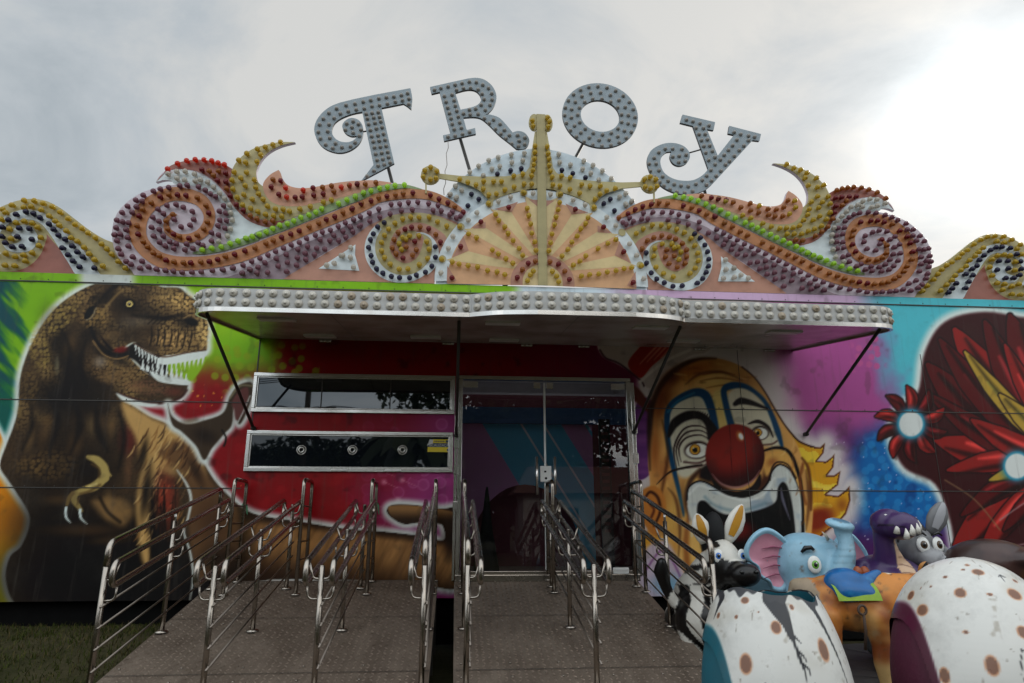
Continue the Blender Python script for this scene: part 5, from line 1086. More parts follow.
def ramp(x0, x1, label):
    y0, y1 = -3.34, -.012; t = thing('ramp', label, 'ramp', ((x0+x1)/2, y0, 0), 'tread-plate ramps up to the entrance')
    d = MB()
    def sl(x, y, dz): return (x, y, rz(y)+dz)
    vs = [sl(x,y,dz) for dz in (-.02,0) for x,y in ((x0,y0),(x1,y0),(x1,y1),(x0,y1))]
    d.add(vs, [(3,2,1,0),(4,5,6,7),(0,1,5,4),(1,2,6,5),(2,3,7,6),(3,0,4,7)])
    p = .052; nx = int((x1-x0-.02)/p); ny = int((y1-y0-.02)/p)
    for i in range(nx):
        for j in range(ny):
            cx, cy = x0+.03+i*p, y0+.03+j*p
            if cy < -3.05: continue
            a = R(45) if (i+j) % 2 else R(-45); u = Vector((math.cos(a), math.sin(a)))*.021; w_ = Vector((-math.sin(a), math.cos(a)))*.0065
            q = [(cx+s.x, cy+s.y) for s in (u, w_, -u, -w_)]
            vs = [sl(x,y,.0003) for x,y in q]+[sl(cx+u.x*.5,cy+u.y*.5,.0065), sl(cx-u.x*.5,cy-u.y*.5,.0065)]
            d.add(vs, [(0,1,5,4),(1,2,5),(2,3,4,5),(3,0,4)], 1 if hsh(i*1.0,j*1.0,2) < .75 else 0)
    d.build('tread_plate', [plate_m, tread_m], t)
    f = MB()
    for y in (-2.3,-1.15): f.add([sl(x,y+a,.0075) for x,a in ((x0+.004,-.004),(x1-.004,-.004),(x1-.004,.004),(x0+.004,.004))], [(0,1,2,3)])
    f.build('plate_joint', dark_metal, t)
    f = MB()
    for y in (-2.42,-2.18,-1.27,-1.03,-.12):
        for k in range(6): xx = x0+.06+(x1-x0-.12)*k/5; f.sphere(sl(xx,y,.004), (.011,.011,.006), 8, 5)
    f.build('bolts', steel, t)['kind'] = 'stuff'
    f = MB()
    for x in (x0+.002, x1-.052, (x0+x1)/2-.025):
        vs = [sl(x+a,y,dz) for dz in (-.10,-.021) for a,y in ((0,y0+.35),(.05,y0+.35),(.05,y1),(0,y1))]; f.add(vs, [(3,2,1,0),(4,5,6,7),(0,1,5,4),(1,2,6,5),(2,3,7,6),(3,0,4,7)])
        for y in (-.3,-1.3): f.box((x,y-.025,0), (x+.05,y+.025,rz(y)-.101))
    f.build('under_frame', dark_metal, t); return t
ramp(-2.53, -.15, 'wide brown tread-plate ramp left of the dark gap, below ticket windows')
ramp(.03, 2.07, 'brown tread-plate ramp right of the dark gap, leading to glass doors')
YS = (-2.62, -1.46, -.30)
def railing(x, sides, edge, label):
    """edge rail: posts carry a top rail and a double handrail on one side; otherwise a double handrail on both sides"""
    t = thing('railing', label, 'railing', (x, YS[0], rz(YS[0])), 'steel railings on the entrance ramps')
    top = 1.02 if edge else .86
    P = lambda dx, y, h: (x+dx, y, rz(y)+h)
    for i, y in enumerate(YS):
        f = MB()
        if edge and i == 0: pass
        f.tube([P(0,y,0), P(0,y,top-.01 if not edge else top-.09)], .021, 12)
        if not edge: f.sphere(P(0,y,top-.01), (.021,.021,.012), 10, 6)
        po = f.build('post', steel, t)
        f = MB(); f.lathe([(.055,0),(.055,.008),(.040,.018),(.024,.022)], P(0,y,.003), (0,0,1), 16); f.build('base_flange', steel, po)
    if edge:
        ya, yb = YS[0], YS[2]; f = MB(); f.tube(fillet([P(0,ya,top-.16), P(0,ya,top), P(0,yb,top), P(0,yb,top-.16)], .075, 6), .0235, 12); f.build('top_rail', steel, t)
        f = MB(); f.tube([P(0,YS[1],top-.10),P(0,YS[1],top-.01)], .012, 8); f.build('stem', chrome, t)
    for s in sides:
        ya, yb = YS[0]-.10, YS[2]+.02; f = MB(); o = .095*s; hu, hl = .905, .745
        f.tube(fillet([P(o,(ya+yb)/2,hu), P(o,yb,hu), P(o,yb,hl), P(o,ya,hl), P(o,ya,hu), P(o,(ya+yb)/2-.001,hu)], .07, 6), .0215, 12, cap=False); f.build('handrail', steel, t)
        for y in YS:
            f = MB(); f.tube(fillet([P(0,y,hl-.12), P(o*.95,y,hl-.12), P(o,y,hl-.01)], .07, 6), .0085, 8); f.tube(fillet([P(0,y,hu-.14), P(o*.6,y,hu-.14), P(o,y,hu-.01)], .05, 5), .0085, 8); f.build('bracket', steel, t)
    for h in (.60,.46,.32,.18):
        f = MB(); f.tube([P(.026,YS[0]-.06,h), P(.026,YS[2]+.05,h)], .008, 8)
        for y in YS: f.tube([P(.010,y,h), P(.030,y,h)], .012, 8)
        f.build('infill_rod', rod_steel, t)
railing(-2.47, (1,), True, 'steel railing along the outer left ramp edge, beside dinosaur mural')
railing(-1.71, (-1,1), False, 'steel lane divider with double handrails, nearer the outer edge of the left ramp')
railing(-.95, (-1,1), False, 'steel lane divider with double handrails in the middle of the left ramp')
railing(-.20, (-1,), True, 'steel railing at the dark gap, on the left ramp with handrail to its left')
railing(.12, (1,), True, 'steel railing at the dark gap, on the door ramp with handrail to its right')
railing(1.075, (-1,1), False, 'steel lane divider with double handrails dividing the ramp before the doors')
railing(2.0, (-1,), True, 'steel railing along the right ramp edge, beside zebra ride and clown mural')
def hoop(x, label):
    t = thing('hoop_barrier', label, 'barrier', (x,-.30,PZ), 'short hoop barriers against the wall'); y0, y1 = -.50, -.07; h = 1.76
    f = MB(); f.tube(fillet([(x,y0,rz(y0)+.005),(x,y0,h),(x,y1,h),(x,y1,rz(y1)+.005)], .07, 6), .0205, 12); f.build('hoop', steel, t)
    for z in (.95,1.13,1.31,1.49): f = MB(); f.tube([(x,y0,z),(x,y1,z)], .009, 8); f.build('rung', rod_steel, t)
    for y in (y0,y1): f = MB(); f.lathe([(.05,0),(.05,.008),(.024,.018)], (x,y,rz(y)+.006), (0,0,1), 14); f.build('base_flange', steel, t)
hoop(-2.28, 'steel hoop barrier at the wall, under ticket window left end by the dinosaur tail')
hoop(-1.57, 'steel hoop barrier against the wall between first and second speaking holes')
hoop(-.86, 'steel hoop barrier against the wall below the third speaking hole')
hoop(-.19, 'steel hoop barrier against the wall left of the door frame')
hoop(.12, 'steel hoop barrier before the left door leaf')
hoop(1.07, 'steel hoop barrier before the middle of the glass doors')
hoop(2.05, 'steel hoop barrier at the right door jamb beside the clown')
for x, y, z, ln, nm in ((-2.28,-.07,1.50,.10,'first'),(-.86,-.07,1.52,.12,'third')):
    f = MB(); c = mat('green_tape', (.02,.16,.06), .5); f.tube([(x-.026+.052*(k%2), y-.002+.001*k, z+.003*k) for k in range(5)], .012, 6); f.add([(x+.02,y-.022,z),(x+.04,y-.02,z-.01),(x+.05,y-.03,z-ln),(x+.034,y-.034,z-ln*.8)], [(0,1,2,3)])
    o = f.build_at('green_ribbon', c, (x,y,z)); tag(o, 'green tape tied to the %s hoop barrier' % ('leftmost' if nm == 'first' else 'middle (third speaking hole)'), 'ribbon')
# ------------------------------------------------------------------ kiddie ride figures on a low dark turntable
def grow(parts, voxel, smooth=6, factor=.5, s=1.0):
    """one continuous skin over tapering limbs: chains of ((x,y,z), radius) and single ellipsoids, fused and smoothed"""
    m = MB(); voxel *= s; S = s
    for p in parts:
        if p[0] == 'c':
            pts = p[1]
            for (a, ra), (b, rb) in zip(pts[:-1], pts[1:]):
                a, b = Vector(a), Vector(b); ra *= S; rb *= S; k = max(2, int((b-a).length/(min(ra,rb)*.35)))
                for i in range(k+1): t = i/k; m.sphere(a.lerp(b, t), ra+(rb-ra)*t, 14, 9)
        else:
            m.sphere(p[1], tuple(S*q for q in p[2]), 24, 16, 0, p[3] if len(p) > 3 else None)
    me = m.mesh('tmp', [])
    o = bpy.data.objects.new('tmp', me); col.objects.link(o)
    r = o.modifiers.new('r', 'REMESH'); r.mode = 'VOXEL'; r.voxel_size = voxel
    s = o.modifiers.new('s', 'SMOOTH'); s.iterations = smooth; s.factor = factor
    dg = bpy.context.evaluated_depsgraph_get(); out = bpy.data.meshes.new_from_object(o.evaluated_get(dg)); bpy.data.objects.remove(o)
    out.polygons.foreach_set('use_smooth', [True]*len(out.polygons)); return out
def coords(me): c = np.empty(len(me.vertices)*3, np.float32); me.vertices.foreach_get('co', c); return c.reshape(-1,3).astype(float)
def n3(c, s, seed=0): return (fbm(c[:,0]+c[:,2]*.7, c[:,1]+c[:,2]*.6, s, 4, seed)+fbm(c[:,0]-c[:,1]*.5, c[:,2]*1.1, s, 4, seed+3))/2
def skin(name, me, colfn, mat_, parent):
    c = coords(me); set_paint(me, np.clip(to_lin(colfn(c))*.88, .002, .85)); me.name = name; me.materials.append(mat_)
    L = wloc(parent); me.transform(Matrix.Translation(-L)); o = bpy.data.objects.new(name, me); col.objects.link(o); o.parent = parent; return o
def mixc(a, b, t): t = np.clip(t, 0, 1)[:,None]; return np.asarray(a)*(1-t)+np.asarray(b)*t
fibre = paint_mat('fibreglass_paint', .28, .4, .08, grime=.4)
worn = paint_mat('worn_paint', .5, .4, .15, grime=.5)
eye_w, eye_k = mat('eye_white', (.75,.75,.72), .2, dirt=.05), mat('eye_black', (.01,.01,.01), .15, dirt=0)
def eye(parent, c, d, r, iris, up=(0,0,1), sc=(1,1.25)):
    """white, iris and pupil as flat domes looking along d"""
    d = Vector(d).normalized(); s = Vector(up).cross(d).normalized(); u = d.cross(s); M = Matrix((s, u, d)).transposed()
    m = MB(); c = Vector(c)
    m.sphere(c, (r*sc[0], r*sc[1], r*.35), 18, 10, 0, M); m.sphere(c+d*r*.16, (r*.62, r*.70, r*.28), 16, 10, 1, M); m.sphere(c+d*r*.28, (r*.36, r*.42, r*.22), 14, 8, 2, M); m.sphere(c+d*r*.47+u*r*.2+s*r*.12, r*.1, 8, 6, 0)
    return m.build('eye', [eye_w, mat('iris_'+parent.name, iris, .2, dirt=.1), eye_k], parent)

# turntable
t = thing('turntable', 'low dark turntable platform under the animal rides, right of the ramps', 'ride platform', (4.3,-2.9,0))
m = MB(); m.lathe([(2.15,0),(2.15,.10),(2.12,.115),(0.0,.115)], (4.35,-2.9,.012), (0,0,1), 72); m.build('deck', mat('deck_black', (.022,.021,.02), .55, dirt=.6, dirtcol=(.06,.055,.05), bump=.25, bscale=18), t)
m = MB()
for k in range(24): a = 2*math.pi*k/24; m.add([(4.35+math.cos(a+q)*r_, -2.9+math.sin(a+q)*r_, .134) for r_, q in ((.3,.02),(2.1,.004),(2.1,-.004),(.3,-.02))], [(0,1,2,3)])
m.build('deck_ribs', mat('deck_rib', (.05,.048,.045), .5), t)['kind'] = 'stuff'
GZ = .13

# ---- eggs
def egg(name, label, c, prof, tilt, inner_col, opening, rim=None, spots=(), cracks=(), dirt=0, holes=()):
    """hollow shell: profile of (radius, height) from the base; opening = (angle range, height range) cut out, showing the inner shell"""
    t = thing(name, label, 'egg seat', c, 'giant egg seats')
    NA, NH = 300, 210; H = prof[-1][1]
    hs = np.linspace(0, 1, NH); zz = hs*H; rr = np.interp(zz, [p[1] for p in sm_prof(prof)], [p[0] for p in sm_prof(prof)])
    A = np.linspace(0, 2*math.pi, NA, endpoint=False); AA, ZZ = np.meshgrid(A, zz); RR = np.repeat(rr[:,None], NA, 1)
    top = rim(AA) if rim else np.full_like(AA, 9.)
    cut = ZZ > top; Zc = np.minimum(ZZ, top); RRc = np.interp(Zc.ravel(), zz, rr).reshape(AA.shape)
    # dents
    RRc = RRc*(1+.004*np.sin(AA*5+Zc*9))
    X, Y = RRc*np.cos(AA), RRc*np.sin(AA)
    co = np.stack([X,Y,Zc], -1).reshape(-1,3)
    av = (AA.ravel()-math.atan2(CAM[1]-c[1], CAM[0]-c[0])+math.pi) % (2*math.pi)-math.pi          # angle from the side that faces the viewer, + to the right
    z = Zc.ravel(); arc = av*RRc.ravel()
    # the seat opening: rounded arch in (angle, height)
    (oa0, oa1), (oz0, oz1) = opening; om, ow = (oa0+oa1)/2, (oa1-oa0)/2; ox = (av-om)/ow; oz = (z-oz0)/(oz1-oz0)
    hole_f = np.abs(ox)**3.2+np.clip(oz, 0, 9)**2.4; hole_v = hole_f < .80
    colr = np.ones((len(co),3))*C8(228,226,220)
    nn = n3(co, .22, 3); colr = mixc(colr, C8(196,190,176), sstep(nn, .52, .75)*.6)
    nf = fbm(arc, z, .05, 3, 9); colr = mixc(colr, C8(150,138,120), sstep(nf, .70, .85)*.5)
    for sa, sz, sw, sh in spots:
        d = np.hypot((av-sa)*np.interp(sz, zz, rr)/sw, (z-sz)/sh)/.82; colr = mixc(colr, C8(208,150,110), 1-sstep(d, .92, 1.28)); colr = mixc(colr, C8(134,94,74), 1-sstep(d, .82, .98))
    def crk(pts, w):
        P = np.array([(a*np.interp(h, zz, rr), h) for a, h in pts]); d, tt = seg_dist(arc, z, P, False); ww = np.interp(tt, np.linspace(0,1,len(w)), w)
        return 1-sstep(d-ww/2, -.002, .003)
    for pts, w in cracks: colr = mixc(colr, C8(52,52,56), crk(pts, w))
    r_ = random.Random(int(c[0]*100))
    for k in range(90):                                             # scratches
        a, h, an, l = r_.uniform(-1.5,1.5), r_.uniform(.05,H), r_.uniform(0,3.1), r_.uniform(.01,.05)
        q = crk([(a,h),(a+math.cos(an)*l*.6,h+math.sin(an)*l*.6+.004),(a+math.cos(an+.4)*l,h+math.sin(an+.4)*l)], [.001,.0035,.001]); colr = mixc(colr, C8(110,96,80), q*.6*(r_.random() > .35))
    colr = mixc(colr, (np.array(inner_col)/.8)**(1/2.2), 1-sstep(hole_f, .97, 1.06))
    if rim:
        d = top.ravel()-z; colr = mixc(colr, C8(62,62,66), 1-sstep(d-.022-.018*np.sin(av*9)-.012*np.sin(av*23+1), -.004, .004))
    q = []
    idx = np.arange(NA*NH).reshape(NH, NA)
    a = idx[:-1]; b = np.roll(idx, -1, 1)[:-1]; c2 = np.roll(idx, -1, 1)[1:]; d2 = idx[1:]
    Q = np.stack([a,b,c2,d2], -1).reshape(-1,4)
    ok = ~(hole_v[Q].all(1)) & ~(cut.ravel()[Q].all(1))
    if holes:
        hv = np.zeros(len(co), bool)
        for ha, hz, hr in holes: hv |= np.hypot((av-ha)*np.interp(hz, zz, rr), z-hz) < hr*(1+.35*np.sin(7*np.arctan2(z-hz, av-ha)))
        ok &= ~(hv[Q].all(1))
    Q = Q[ok]
    M = Matrix.Rotation(tilt[1], 4, 'Y') @ Matrix.Rotation(tilt[0], 4, 'X')
    def put(nm, co, Q, colr, mat_):
        me = bpy.data.meshes.new(nm); me.from_pydata([], [], []); me.vertices.add(len(co)); me.vertices.foreach_set('co', co.astype(np.float32).ravel())
        me.loops.add(Q.size); me.loops.foreach_set('vertex_index', Q.ravel().astype(np.int32)); me.polygons.add(len(Q)); me.polygons.foreach_set('loop_start', np.arange(0,Q.size,4,dtype=np.int32)); me.polygons.foreach_set('loop_total', np.full(len(Q),4,np.int32)); me.update(calc_edges=True)
        me.polygons.foreach_set('use_smooth', [True]*len(Q))
        if colr is not None: set_paint(me, np.clip(to_lin(colr)*.88, .002, .82))
        me.materials.append(mat_); me.transform(M); o = bpy.data.objects.new(nm, me); col.objects.link(o); o.parent = t; return o
    put('shell', co, Q, colr, fibre)
    ci = np.stack([X*.955, Y*.955, Zc*.985+.006], -1).reshape(-1,3); okc = ~(cut.ravel()[np.stack([a,b,c2,d2],-1).reshape(-1,4)].all(1))
    put('lining', ci, np.stack([a,b,c2,d2], -1).reshape(-1,4)[okc], None, mat('lining_'+name, inner_col, .6, dirt=.3, bump=.2))
    return t
def sm_prof(p): q = cat_rom([(a,b,0) for a,b in p], 6); return [(v.x, v.y) for v in q]
e1 = at(775, 660, -4.05)
egg('egg_seat', 'broken giant egg with jagged open top, brown spots and dark teal seat opening', (e1.x-.02, -4.05, .0),
    [(.20,0),(.31,.06),(.375,.18),(.405,.34),(.40,.50),(.37,.66),(.325,.80),(.275,.91),(.25,1.0)], (R(-4), R(2)), (.006,.10,.14), ((-2.3,-.40),(-.1,.74)),
    rim=lambda A: .915+.022*np.sin(A*2+.6)+.020*np.abs(((A*2.2+.3) % 1.6)-.8)+.012*np.sin(A*7),
    spots=((-.34,.58,.038,.056),(.10,.76,.030,.036),(.76,.66,.036,.062),(-.52,.80,.012,.012),(.42,.86,.014,.016),(-.40,.885,.026,.02),(-.93,.80,.016,.018),(-.15,.83,.006,.006),(.26,.44,.010,.010),(1.15,.4,.04,.05)),
    cracks=(([(.12,.90),(.20,.84),(.27,.78),(.30,.72)], [.11,.085,.05,.03]),([(.29,.76),(.33,.68),(.36,.62),(.40,.56),(.41,.50)], [.03,.014,.016,.008,.002]),([(.34,.66),(.42,.63),(.45,.60)], [.010,.008,.002]),([(.38,.60),(.45,.575),(.47,.54)], [.01,.008,.002]),([(.30,.74),(.37,.71),(.42,.69)], [.014,.008,.002]),([(.28,.74),(.26,.70)], [.012,.002]),
            ([(.85,.90),(.93,.78),(1.02,.64),(1.1,.5)], [.035,.02,.012,.004]),([(-1.0,.90),(-1.02,.84),(-1.05,.78)], [.05,.02,.004]),([(.7,.50),(.64,.46),(.62,.42)], [.004,.006,.002])))
e2 = at(972, 660, -4.1)
egg('egg_seat', 'whole giant egg leaning over, brown spotted white shell with maroon seat opening', (e2.x+.04, -4.1, .0),
    [(.20,0),(.34,.06),(.43,.20),(.475,.38),(.47,.56),(.425,.75),(.345,.92),(.235,1.04),(.12,1.10),(.0,1.125)], (R(-6), R(5)), (.07,.006,.025), ((-2.1,-.34),(-.1,.84)),
    spots=((-.12,.90,.033,.030),(.10,.55,.036,.055),(.50,.72,.036,.036),(-.62,.80,.040,.036),(-.36,.48,.030,.046),(-.9,.88,.03,.03),(.22,1.02,.034,.020),(.62,.91,.040,.034),(.26,.90,.016,.010),(-.10,.70,.016,.012),(-.36,.985,.014,.010),(-.05,1.03,.012,.007),(.05,1.06,.016,.007),(.70,.50,.02,.018),(.85,.985,.016,.012),(-.56,.93,.008,.008),(-.74,.92,.006,.008),(1.1,.6,.04,.05)),
    cracks=(([(.42,.64),(.38,.58),(.36,.52),(.40,.46)], [.003,.006,.004,.002]),([(.42,.64),(.52,.60),(.56,.57)], [.003,.004,.001]),([(.8,.90),(.94,.87),(1.05,.86)], [.008,.02,.05]),([(.92,.88),(.90,.82)], [.014,.002]),([(.95,.88),(.88,.93)], [.016,.002]),([(1.0,.87),(.98,.80)], [.016,.002]),([(.55,1.0),(.62,1.01),(.70,1.0)], [.002,.008,.002]),([(.62,1.01),(.60,.975)], [.006,.001])), holes=((1.08,.86,.05),))
# ---- elephant
c = at(808, 561, -2.0); ex, ey, ez = c.x, -2.0, c.z
t = thing('elephant_ride', 'pale blue elephant ride with pink ears and raised trunk, below the clown mouth', 'ride figure', (ex, ey, GZ), 'animal ride figures')
SE = .80; V = lambda x, y, z: (ex+x*SE, ey+y*SE, ez+z*SE)
me = grow([('e',V(0,.02,-.04),(.36,.34,.34)),('e',V(-.06,.02,.05),(.28,.28,.25)),('e',V(.14,-.10,.02),(.20,.2,.24)),('e',V(-.16,.55,-.38),(.46,.62,.40)),
           ('c',[(V(.10,-.24,-.28),.165),(V(.17,-.34,-.10),.130),(V(.225,-.38,.08),.098),(V(.245,-.38,.22),.078),(V(.225,-.36,.31),.085)]),('e',V(.20,-.37,.385),(.165,.12,.05),Matrix.Rotation(.42,3,'X') @ Matrix.Rotation(.14,3,'Y')),
           ('c',[(V(-.05,-.05,-.2),.26),(V(-.05,.05,-.45),.28)])]+
          [('c',[(V(x,y,-.4),.17),(V(x,y,(GZ-ez)/SE+.13),.14)]) for x, y in ((-.32,.2),(.12,.1),(-.34,.95),(.08,.9))], .022, 5, .5, SE)
EB = C8(150,194,216)
def ecol(c):
    k = (c-np.array([ex,ey,ez]))/SE; o = mixc(EB, C8(176,212,228), sstep(n3(c,.3,2),.5,.7)); tr = (k[:,0] > .08)&(k[:,1] < -.2)
    o = mixc(o, C8(112,150,170), tr*(1-sstep(np.abs(np.sin(k[:,2]*46)), 0, .35))*.5*(k[:,2] < .3))
    o = mixc(o, C8(110,150,178), sstep(-k[:,2], .16, .5)*0); o = mixc(o, C8(120,104,92), sstep(n3(c,.05,9),.66,.72)*.7); o = mixc(o, C8(110,140,156), sstep(n3(c,.09,23),.60,.72)*.5)
    tip = np.hypot((k[:,0]-.21)/.10, (k[:,1]+.38)/.065); return mixc(o, C8(84,124,148), (1-sstep(tip,.8,1))*(k[:,2] > .385))
body = skin('body', me, ecol, fibre, t)
def ear(pts, nrm, nm='ear'):
    """padded ear: blue rim roll round a pink dished centre"""
    P = [Vector(p) for p in cat_rom(pts, 4, True)]; cen = sum(P, Vector())/len(P); nrm = Vector(nrm).normalized(); n = len(P); m = MB()
    vs = []; prof = ((1.0,-.05),(1.04,0.0),(.99,.045),(.90,.05),(.84,.022),(.6,.0),(.3,-.012),(.02,-.015))
    for k, d in prof: vs += [cen+(p-cen)*k+nrm*d*.8 for p in P]
    fs = []
    L = len(prof)
    for i in range(L-1):
        for j in range(n): fs.append((i*n+j, i*n+(j+1)%n, (i+1)*n+(j+1)%n, (i+1)*n+j))
    o = len(vs)
    for k, d in ((1.0,-.05),(.5,-.075),(.02,-.08)): vs += [cen+(p-cen)*k+nrm*d*.8 for p in P]
    for i in range(2):
        for j in range(n): fs.append((o+i*n+j, o+(i+1)*n+j, o+(i+1)*n+(j+1)%n, o+i*n+(j+1)%n))
    m.add(vs, fs[:4*n], 0, True); m.f += [[q for q in f] for f in fs[4*n:]]; m.m += [1]*(3*n)+[0]*(len(fs)-7*n); m.sm += [True]*(len(fs)-4*n)
    return fix_normals(m.build(nm, [mat('ear_blue', rgb(146,190,212), .3), mat('ear_pink', rgb(214,150,168), .35, dirt=.35, scale=5, dirtcol=rgb(176,96,120))], t)), cen, nrm
el_ = [V(*p) for p in ((-.20,-.02,.14),(-.32,-.04,.28),(-.46,-.05,.34),(-.60,-.04,.28),(-.70,-.02,.14),(-.68,0,.02),(-.58,0,-.06),(-.56,0,-.16),(-.46,0,-.22),(-.42,0,-.30),(-.30,0,-.30),(-.24,-.02,-.12))]
eo, cen, nr = ear(el_, (-.12,-1,.1))
m = MB()
for k in range(4): m.tube([cen+Vector((.17-.03*k,-.035,.10-k*.07)), cen+Vector((.05,-.022,.12-k*.075)), cen+Vector((-.06,-.030,.10-k*.08))], [.004,.009,.002], 6)
m.build('ear_crease', mat('crease', rgb(150,80,104), .5), eo)
er_ = [V(*p) for p in ((.34,.0,.18),(.46,.0,.30),(.56,.0,.24),(.66,.0,.08),(.64,.0,-.02),(.60,.0,-.08),(.60,0,-.18),(.52,.0,-.26),(.44,.0,-.34),(.36,.0,-.30),(.30,.0,-.1))]
ear(er_, (.15,-1,.05))
eye(t, V(-.10,-.325,-.02), (-.08,-1,.05), .058, (.16,.40,.06))
m = MB(); m.tube([V(-.20,-.265,.10),V(-.16,-.285,.145),V(-.105,-.30,.15),V(-.08,-.31,.125)], [.011,.021,.019,.011], 8); m.build('eyebrow', eye_k, t)
m = MB(); m.tube([V(.12,-.24,.23),V(.09,-.27,.27),V(.05,-.27,.31)], [.017,.011,.003], 8); m.build('tusk', mat('tusk', (.6,.56,.46), .3), t)
# ---- zebra
c = at(717, 562, -1.75); zx, zy, zz0 = c.x, -1.75, c.z
t = thing('zebra_ride', 'black and white zebra ride with yellow inner ears, behind the right ramp railing', 'ride figure', (zx, zy, GZ), 'animal ride figures')
V = lambda x, y, z: (zx+x, zy+y, zz0+z)
me = grow([('e',V(.03,-.06,-.02),(.16,.20,.22)),('e',V(.10,-.22,-.09),(.135,.15,.115)),('e',V(.12,-.31,-.09),(.135,.11,.10)),('c',[(V(-.02,.06,-.06),.17),(V(-.14,.2,-.30),.21)]),('e',V(-.14,.35,-.55),(.24,.42,.24)),('e',V(-.18,.05,-.5),(.21,.24,.25)),
           ('c',[(V(-.38,.1,-.35),.05),(V(-.45,.1,-.22),.05),(V(-.5,.05,-.08),.07),(V(-.5,.02,.0),.045)])]+
          [('c',[(V(x,y,-.6),.10),(V(x,y,GZ-zz0+.05),.085)]) for x, y in ((-.28,.0),(-.04,.0),(-.26,.6),(-.04,.6))], .017, 5)
def zcol(c):
    k = c-np.array([zx,zy,zz0]); o = np.ones((len(c),3))*C8(222,218,208); bd = k[:,2] < -.2
    s_ = np.sin((k[:,0]*1.0+k[:,2]*.35+.10*np.sin(k[:,2]*9))*38); s2_ = np.sin((k[:,2]*1.1-k[:,0]*.5)*40)
    o = mixc(o, C8(20,18,18), sstep(s_, .22, .40)*bd); o = mixc(o, C8(20,18,18), sstep(s2_, .35, .6)*(~bd)*(k[:,0] < -.03))
    mz = np.maximum((k[:,1] < -.20)*(k[:,2] < -.01), 0); o = mixc(o, C8(22,20,20), sstep(-k[:,1]-k[:,2]*.6, .17, .20)*(k[:,2] < .02)*(k[:,2] > -.23))
    return mixc(o, C8(18,16,16), (k[:,0] < -.40)*(k[:,2] > -.26)*1.0)
skin('body', me, zcol, fibre, t)
def horse_ear(parent, base, tip, w, nrm, co, ci, th=.03):
    base, tip, nrm = Vector(base), Vector(tip), Vector(nrm).normalized(); a = tip-base; s = a.cross(nrm).normalized(); m = MB(); N = 14; prof = [(0,.45),(.15,.72),(.4,1.0),(.65,.92),(.85,.6),(.95,.34),(1,.08)]
    rings = []
    for f_, ww in prof:
        cpt = base+a*f_+nrm*(.02*math.sin(f_*3)); rings.append([cpt+s*math.cos(2*math.pi*k/N)*w*ww+nrm*math.sin(2*math.pi*k/N)*th*(.5+.5*ww) for k in range(N)])
    vs = [p for r in rings for p in r]; fs = [(i*N+k, i*N+(k+1)%N, (i+1)*N+(k+1)%N, (i+1)*N+k) for i in range(len(rings)-1) for k in range(N)]; fs += [list(range(N)), [(len(rings)-1)*N+k for k in range(N)]]
    m.add(vs, fs, 0, True); o = fix_normals(m.build('ear', co, parent)); m = MB()
    vs = [base+a*f_+nrm*(th*(.5+.5*ww)+.004+.02*math.sin(f_*3))+s*ww*w*.44*q for f_, ww in prof[1:6] for q in (-1,0,1)]
    for i in range(5): vs[3*i+1] = vs[3*i+1]+nrm*.006
    m.add(vs, [(3*i+j, 3*i+j+1, 3*i+j+4, 3*i+j+3) for i in range(4) for j in (0,1)], 0, True); m.build('inner_ear', ci, o); return o
zw, zyel = mat('zebra_white', rgb(220,216,206), .35, dirt=.4), mat('ear_yellow', rgb(186,132,34), .4, dirt=.5)
horse_ear(t, V(-.10,.0,.16), V(-.17,-.02,.42), .085, (-.1,-1,.1), zw, zyel); horse_ear(t, V(.10,-.02,.17), V(.25,-.05,.50), .085, (.05,-1,.2), zw, zyel)
m = MB(); m.sphere(V(.0,.02,.26), (.09,.12,.18), 14, 10); m.sphere(V(.02,.06,.1), (.06,.16,.2), 12, 8); m.build('mane', black, t)
for x in (-.06,.155): eye(t, V(x,-.20,.06), (.15 if x > 0 else -.2,-1,.1), .047, (.05,.18,.55))
for x in (.05,.18): m = MB(); m.sphere(V(x,-.415,-.06), (.022,.016,.018), 10, 6); m.build('nostril', eye_k, t)
# ---- horse
c = at(856, 600, -3.0); hx, hy, hz = c.x, -3.0, c.z
t = thing('horse_ride', 'worn tan horse ride with blue saddle on green cloth, between the two eggs', 'ride figure', (hx, hy, GZ), 'animal ride figures')
SH = .86; V = lambda x, y, z: (hx+x*SH, hy+y*SH, hz+z*SH)
me = grow([('e',V(-.18,.05,-.02),(.27,.22,.22)),('e',V(.02,.0,-.05),(.34,.21,.20)),('e',V(.26,-.02,-.03),(.25,.22,.25)),('c',[(V(.28,-.03,.02),.20),(V(.42,-.08,.07),.145),(V(.52,-.12,.11),.115),(V(.60,-.17,.09),.10)]),('c',[(V(.60,-.17,.09),.10),(V(.70,-.30,.02),.075),(V(.75,-.36,-.02),.065)]),
           ('c',[(V(-.36,.08,.05),.13),(V(-.44,.12,.10),.07),(V(-.48,.14,-.05),.06)])]+
          [('c',[(V(x,y,-.12),.115),(V(x+.02,y,-.32),.075),(V(x+.01,y,-.45),.068),(V(x+.03,y-.0,(GZ-hz)/SH+.15),.058),(V(x+.05,y-.02,(GZ-hz)/SH+.08),.07)]) for x, y in ((.07,-.13),(.22,.12),(-.32,-.10),(-.28,.15))], .018, 5, .5, SH)
